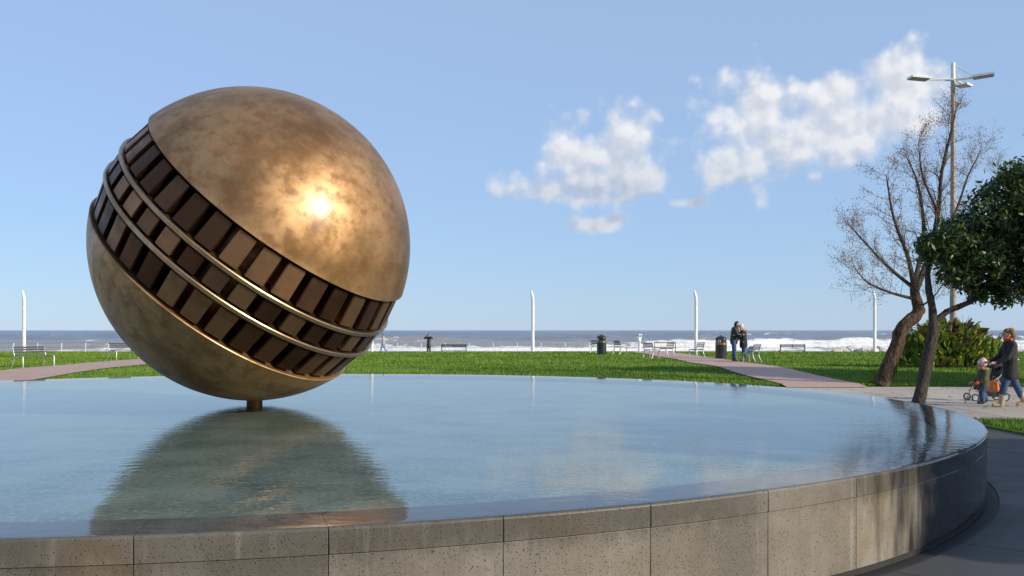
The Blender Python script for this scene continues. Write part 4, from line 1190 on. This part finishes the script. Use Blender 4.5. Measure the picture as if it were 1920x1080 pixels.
blob('coat', [[(.02, 0, 1.26, .145), (0, 0, 1.05, .14), (0, 0, .85, .165), (0, 0, .72, .175)], [(.02, .09, 1.30, .09), (.02, -.09, 1.30, .09)], [(.02, .17, 1.29, .076), (.14, .245, 1.10, .062), (.31, .205, 1.145, .05)], [(.02, -.17, 1.29, .076), (.10, -.255, 1.06, .062), (.25, -.225, .985, .05)]], m_coat, b_)
blob('hood', [[(.09, .12, 1.36, .045), (0, .13, 1.37, .052), (-.09, 0, 1.37, .06), (0, -.11, 1.37, .052), (.09, -.08, 1.36, .045)]], m_mustard, b_, .01)
blob('trousers', [[(0, .08, .80, .10), (0, .09, .47, .072), (-.01, .09, .12, .058)], [(0, -.08, .80, .10), (-.04, -.09, .47, .072), (-.06, -.09, .12, .058)]], m_denim_d, b_)
for (x, y) in ((-.01, .095), (-.06, -.095)): blob('boot', [[(x, y, .16, .06), (x, y, .05, .048), (x + .14, y, .04, .038)]], m_boot_br, b_, .01)
blob('knitted_hat', [[(.08, .03, 1.53, .092), (.09, .045, 1.55, .088)], [(.06, .02, 1.60, .05), (.05, .02, 1.62, .04)]], m_cream, b_, .01)

hp = at(1401, 679, LZ + .03)
ch = chairs[-1]
hb = blob('clothes_heap', [[(-.12, 0, 0, .07), (.12, .02, .02, .08)], [(-.10, .05, .05, .08), (.05, -.03, .14, .07)], [(.05, .08, .06, .07), (.16, .04, .18, .05)], [(-.2, -.06, -.06, .05), (-.16, -.02, .04, .06)], [(-.22, -.08, -.16, .035), (-.2, -.06, -.05, .05)]], m_bluewhite, None, .012)
cc = bpy.data.objects[chair_p.name]
seat6 = at(1409, 679, LZ + .03)
hb.location = (seat6.x - .04, seat6.y + .02, seat6.z + .50); tag(hb, 'pale blue clothes heaped on the chair beside the couple', 'clothes')

# man photographing from the promenade
p = tag(empty('person', ((804 - 960) / FPX * 86, 86, PZ), R(-95)), 'man in long dark coat on the promenade with both hands raised to his face', 'person')
PH = (.02, 0, 1.62)
blob('body', [[(0, 0, .90, .13), (0, 0, 1.15, .13), (0, 0, 1.37, .13), (0, 0, 1.48, .06), (.01, 0, 1.56, .055)], [(0, .09, .9, .09), (.02, .10, .48, .06), (0, .10, .08, .045), (.13, .11, .04, .04)], [(0, -.09, .9, .09), (.02, -.10, .48, .06), (0, -.10, .08, .045), (.13, -.11, .04, .04)],
    [(0, .19, 1.40, .06), (.14, .34, 1.34, .048), (.22, .12, 1.58, .036)], [(0, -.19, 1.40, .06), (.14, -.34, 1.34, .048), (.22, -.12, 1.58, .036)]] + head_chain(PH, (1, 0, 0)) + hand((.22, .11, 1.59), (.2, -.7, .6)) + hand((.22, -.11, 1.59), (.2, .7, .6), 1, -1), m_skin, p, .009)
face(PH, (1, 0, 0), p)
blob('coat', [[(0, 0, 1.37, .155), (0, 0, 1.1, .155), (0, 0, .85, .175), (0, 0, .66, .19)], [(0, .09, 1.41, .09), (0, -.09, 1.41, .09)], [(0, .19, 1.40, .082), (.14, .345, 1.34, .068), (.21, .17, 1.53, .052)], [(0, -.19, 1.40, .082), (.14, -.345, 1.34, .068), (.21, -.17, 1.53, .052)]], m_jacket, p)
blob('trousers', [[(0, .09, .85, .10), (.02, .10, .48, .085), (0, .10, .08, .075)], [(0, -.09, .85, .10), (.02, -.10, .48, .085), (0, -.10, .08, .075)]], m_trouser, p)
for y in (.105, -.105): blob('shoe', [[(0, y, .05, .05), (.15, y, .04, .042)]], m_jacket, p, .01)
blob('hair', [[(0, 0, 1.67, .09), (.01, 0, 1.69, .086)], [(-.05, 0, 1.62, .07), (-.05, 0, 1.57, .05)]], m_hair, p, .01)
cam_o = MB().box((0, 0, 0), (.05, .12, .075)).tube([(.02, 0, 0), (.07, 0, 0)], .03, 12).build('camera_body', m_black)
cam_o.location = Vector(p.location) + Vector((math.cos(R(-95)) * .25, math.sin(R(-95)) * .25, 1.63)); cam_o.rotation_euler = (0, 0, R(-95)); tag(cam_o, 'small dark camera held up by the man on the promenade', 'camera')

# walker beside the ball
p = tag(empty('person', ((719 - 960) / FPX * 84, 84, PZ), R(170)), 'walker in grey jacket and pale jeans just right of the bronze ball', 'person')
QH = (.02, 0, 1.62)
blob('body', [[(0, 0, .92, .13), (0, 0, 1.15, .13), (0, 0, 1.38, .13), (0, 0, 1.48, .06), (.01, 0, 1.56, .055)], [(0, .08, .9, .09), (.16, .085, .5, .06), (.20, .085, .08, .045), (.33, .09, .04, .04)], [(0, -.08, .9, .09), (-.08, -.085, .5, .06), (-.34, -.085, .18, .045), (-.30, -.09, .07, .04)],
    [(0, .19, 1.40, .06), (-.04, .23, 1.13, .048), (.10, .22, .92, .036)], [(0, -.19, 1.40, .06), (.02, -.23, 1.13, .048), (.16, -.2, .95, .036)]] + head_chain(QH, (1, 0, 0)) + hand((.11, .22, .90), (.4, 0, -1)) + hand((.17, -.2, .93), (.4, 0, -1), 1, -1), m_skin, p, .009)
face(QH, (1, 0, 0), p)
blob('jacket', [[(0, 0, 1.38, .155), (0, 0, 1.15, .155), (0, 0, .88, .165)], [(0, .09, 1.41, .09), (0, -.09, 1.41, .09)], [(0, .19, 1.40, .08), (-.04, .235, 1.13, .066), (.09, .222, .94, .052)], [(0, -.19, 1.40, .08), (.02, -.235, 1.13, .066), (.14, -.205, .97, .052)]], m_grey_jkt, p)
blob('jeans', [[(0, .08, .86, .105), (.16, .085, .5, .082), (.20, .085, .10, .07)], [(0, -.08, .86, .105), (-.08, -.085, .5, .082), (-.33, -.085, .2, .07)]], m_pale_denim, p)
blob('shoe', [[(.20, .088, .05, .05), (.35, .088, .04, .042)]], m_jacket, p, .01)
blob('shoe', [[(-.35, -.088, .15, .05), (-.26, -.088, .05, .042)]], m_jacket, p, .01)
blob('hair', [[(0, 0, 1.67, .09), (.01, 0, 1.69, .086)]], m_hair_b, p, .01)
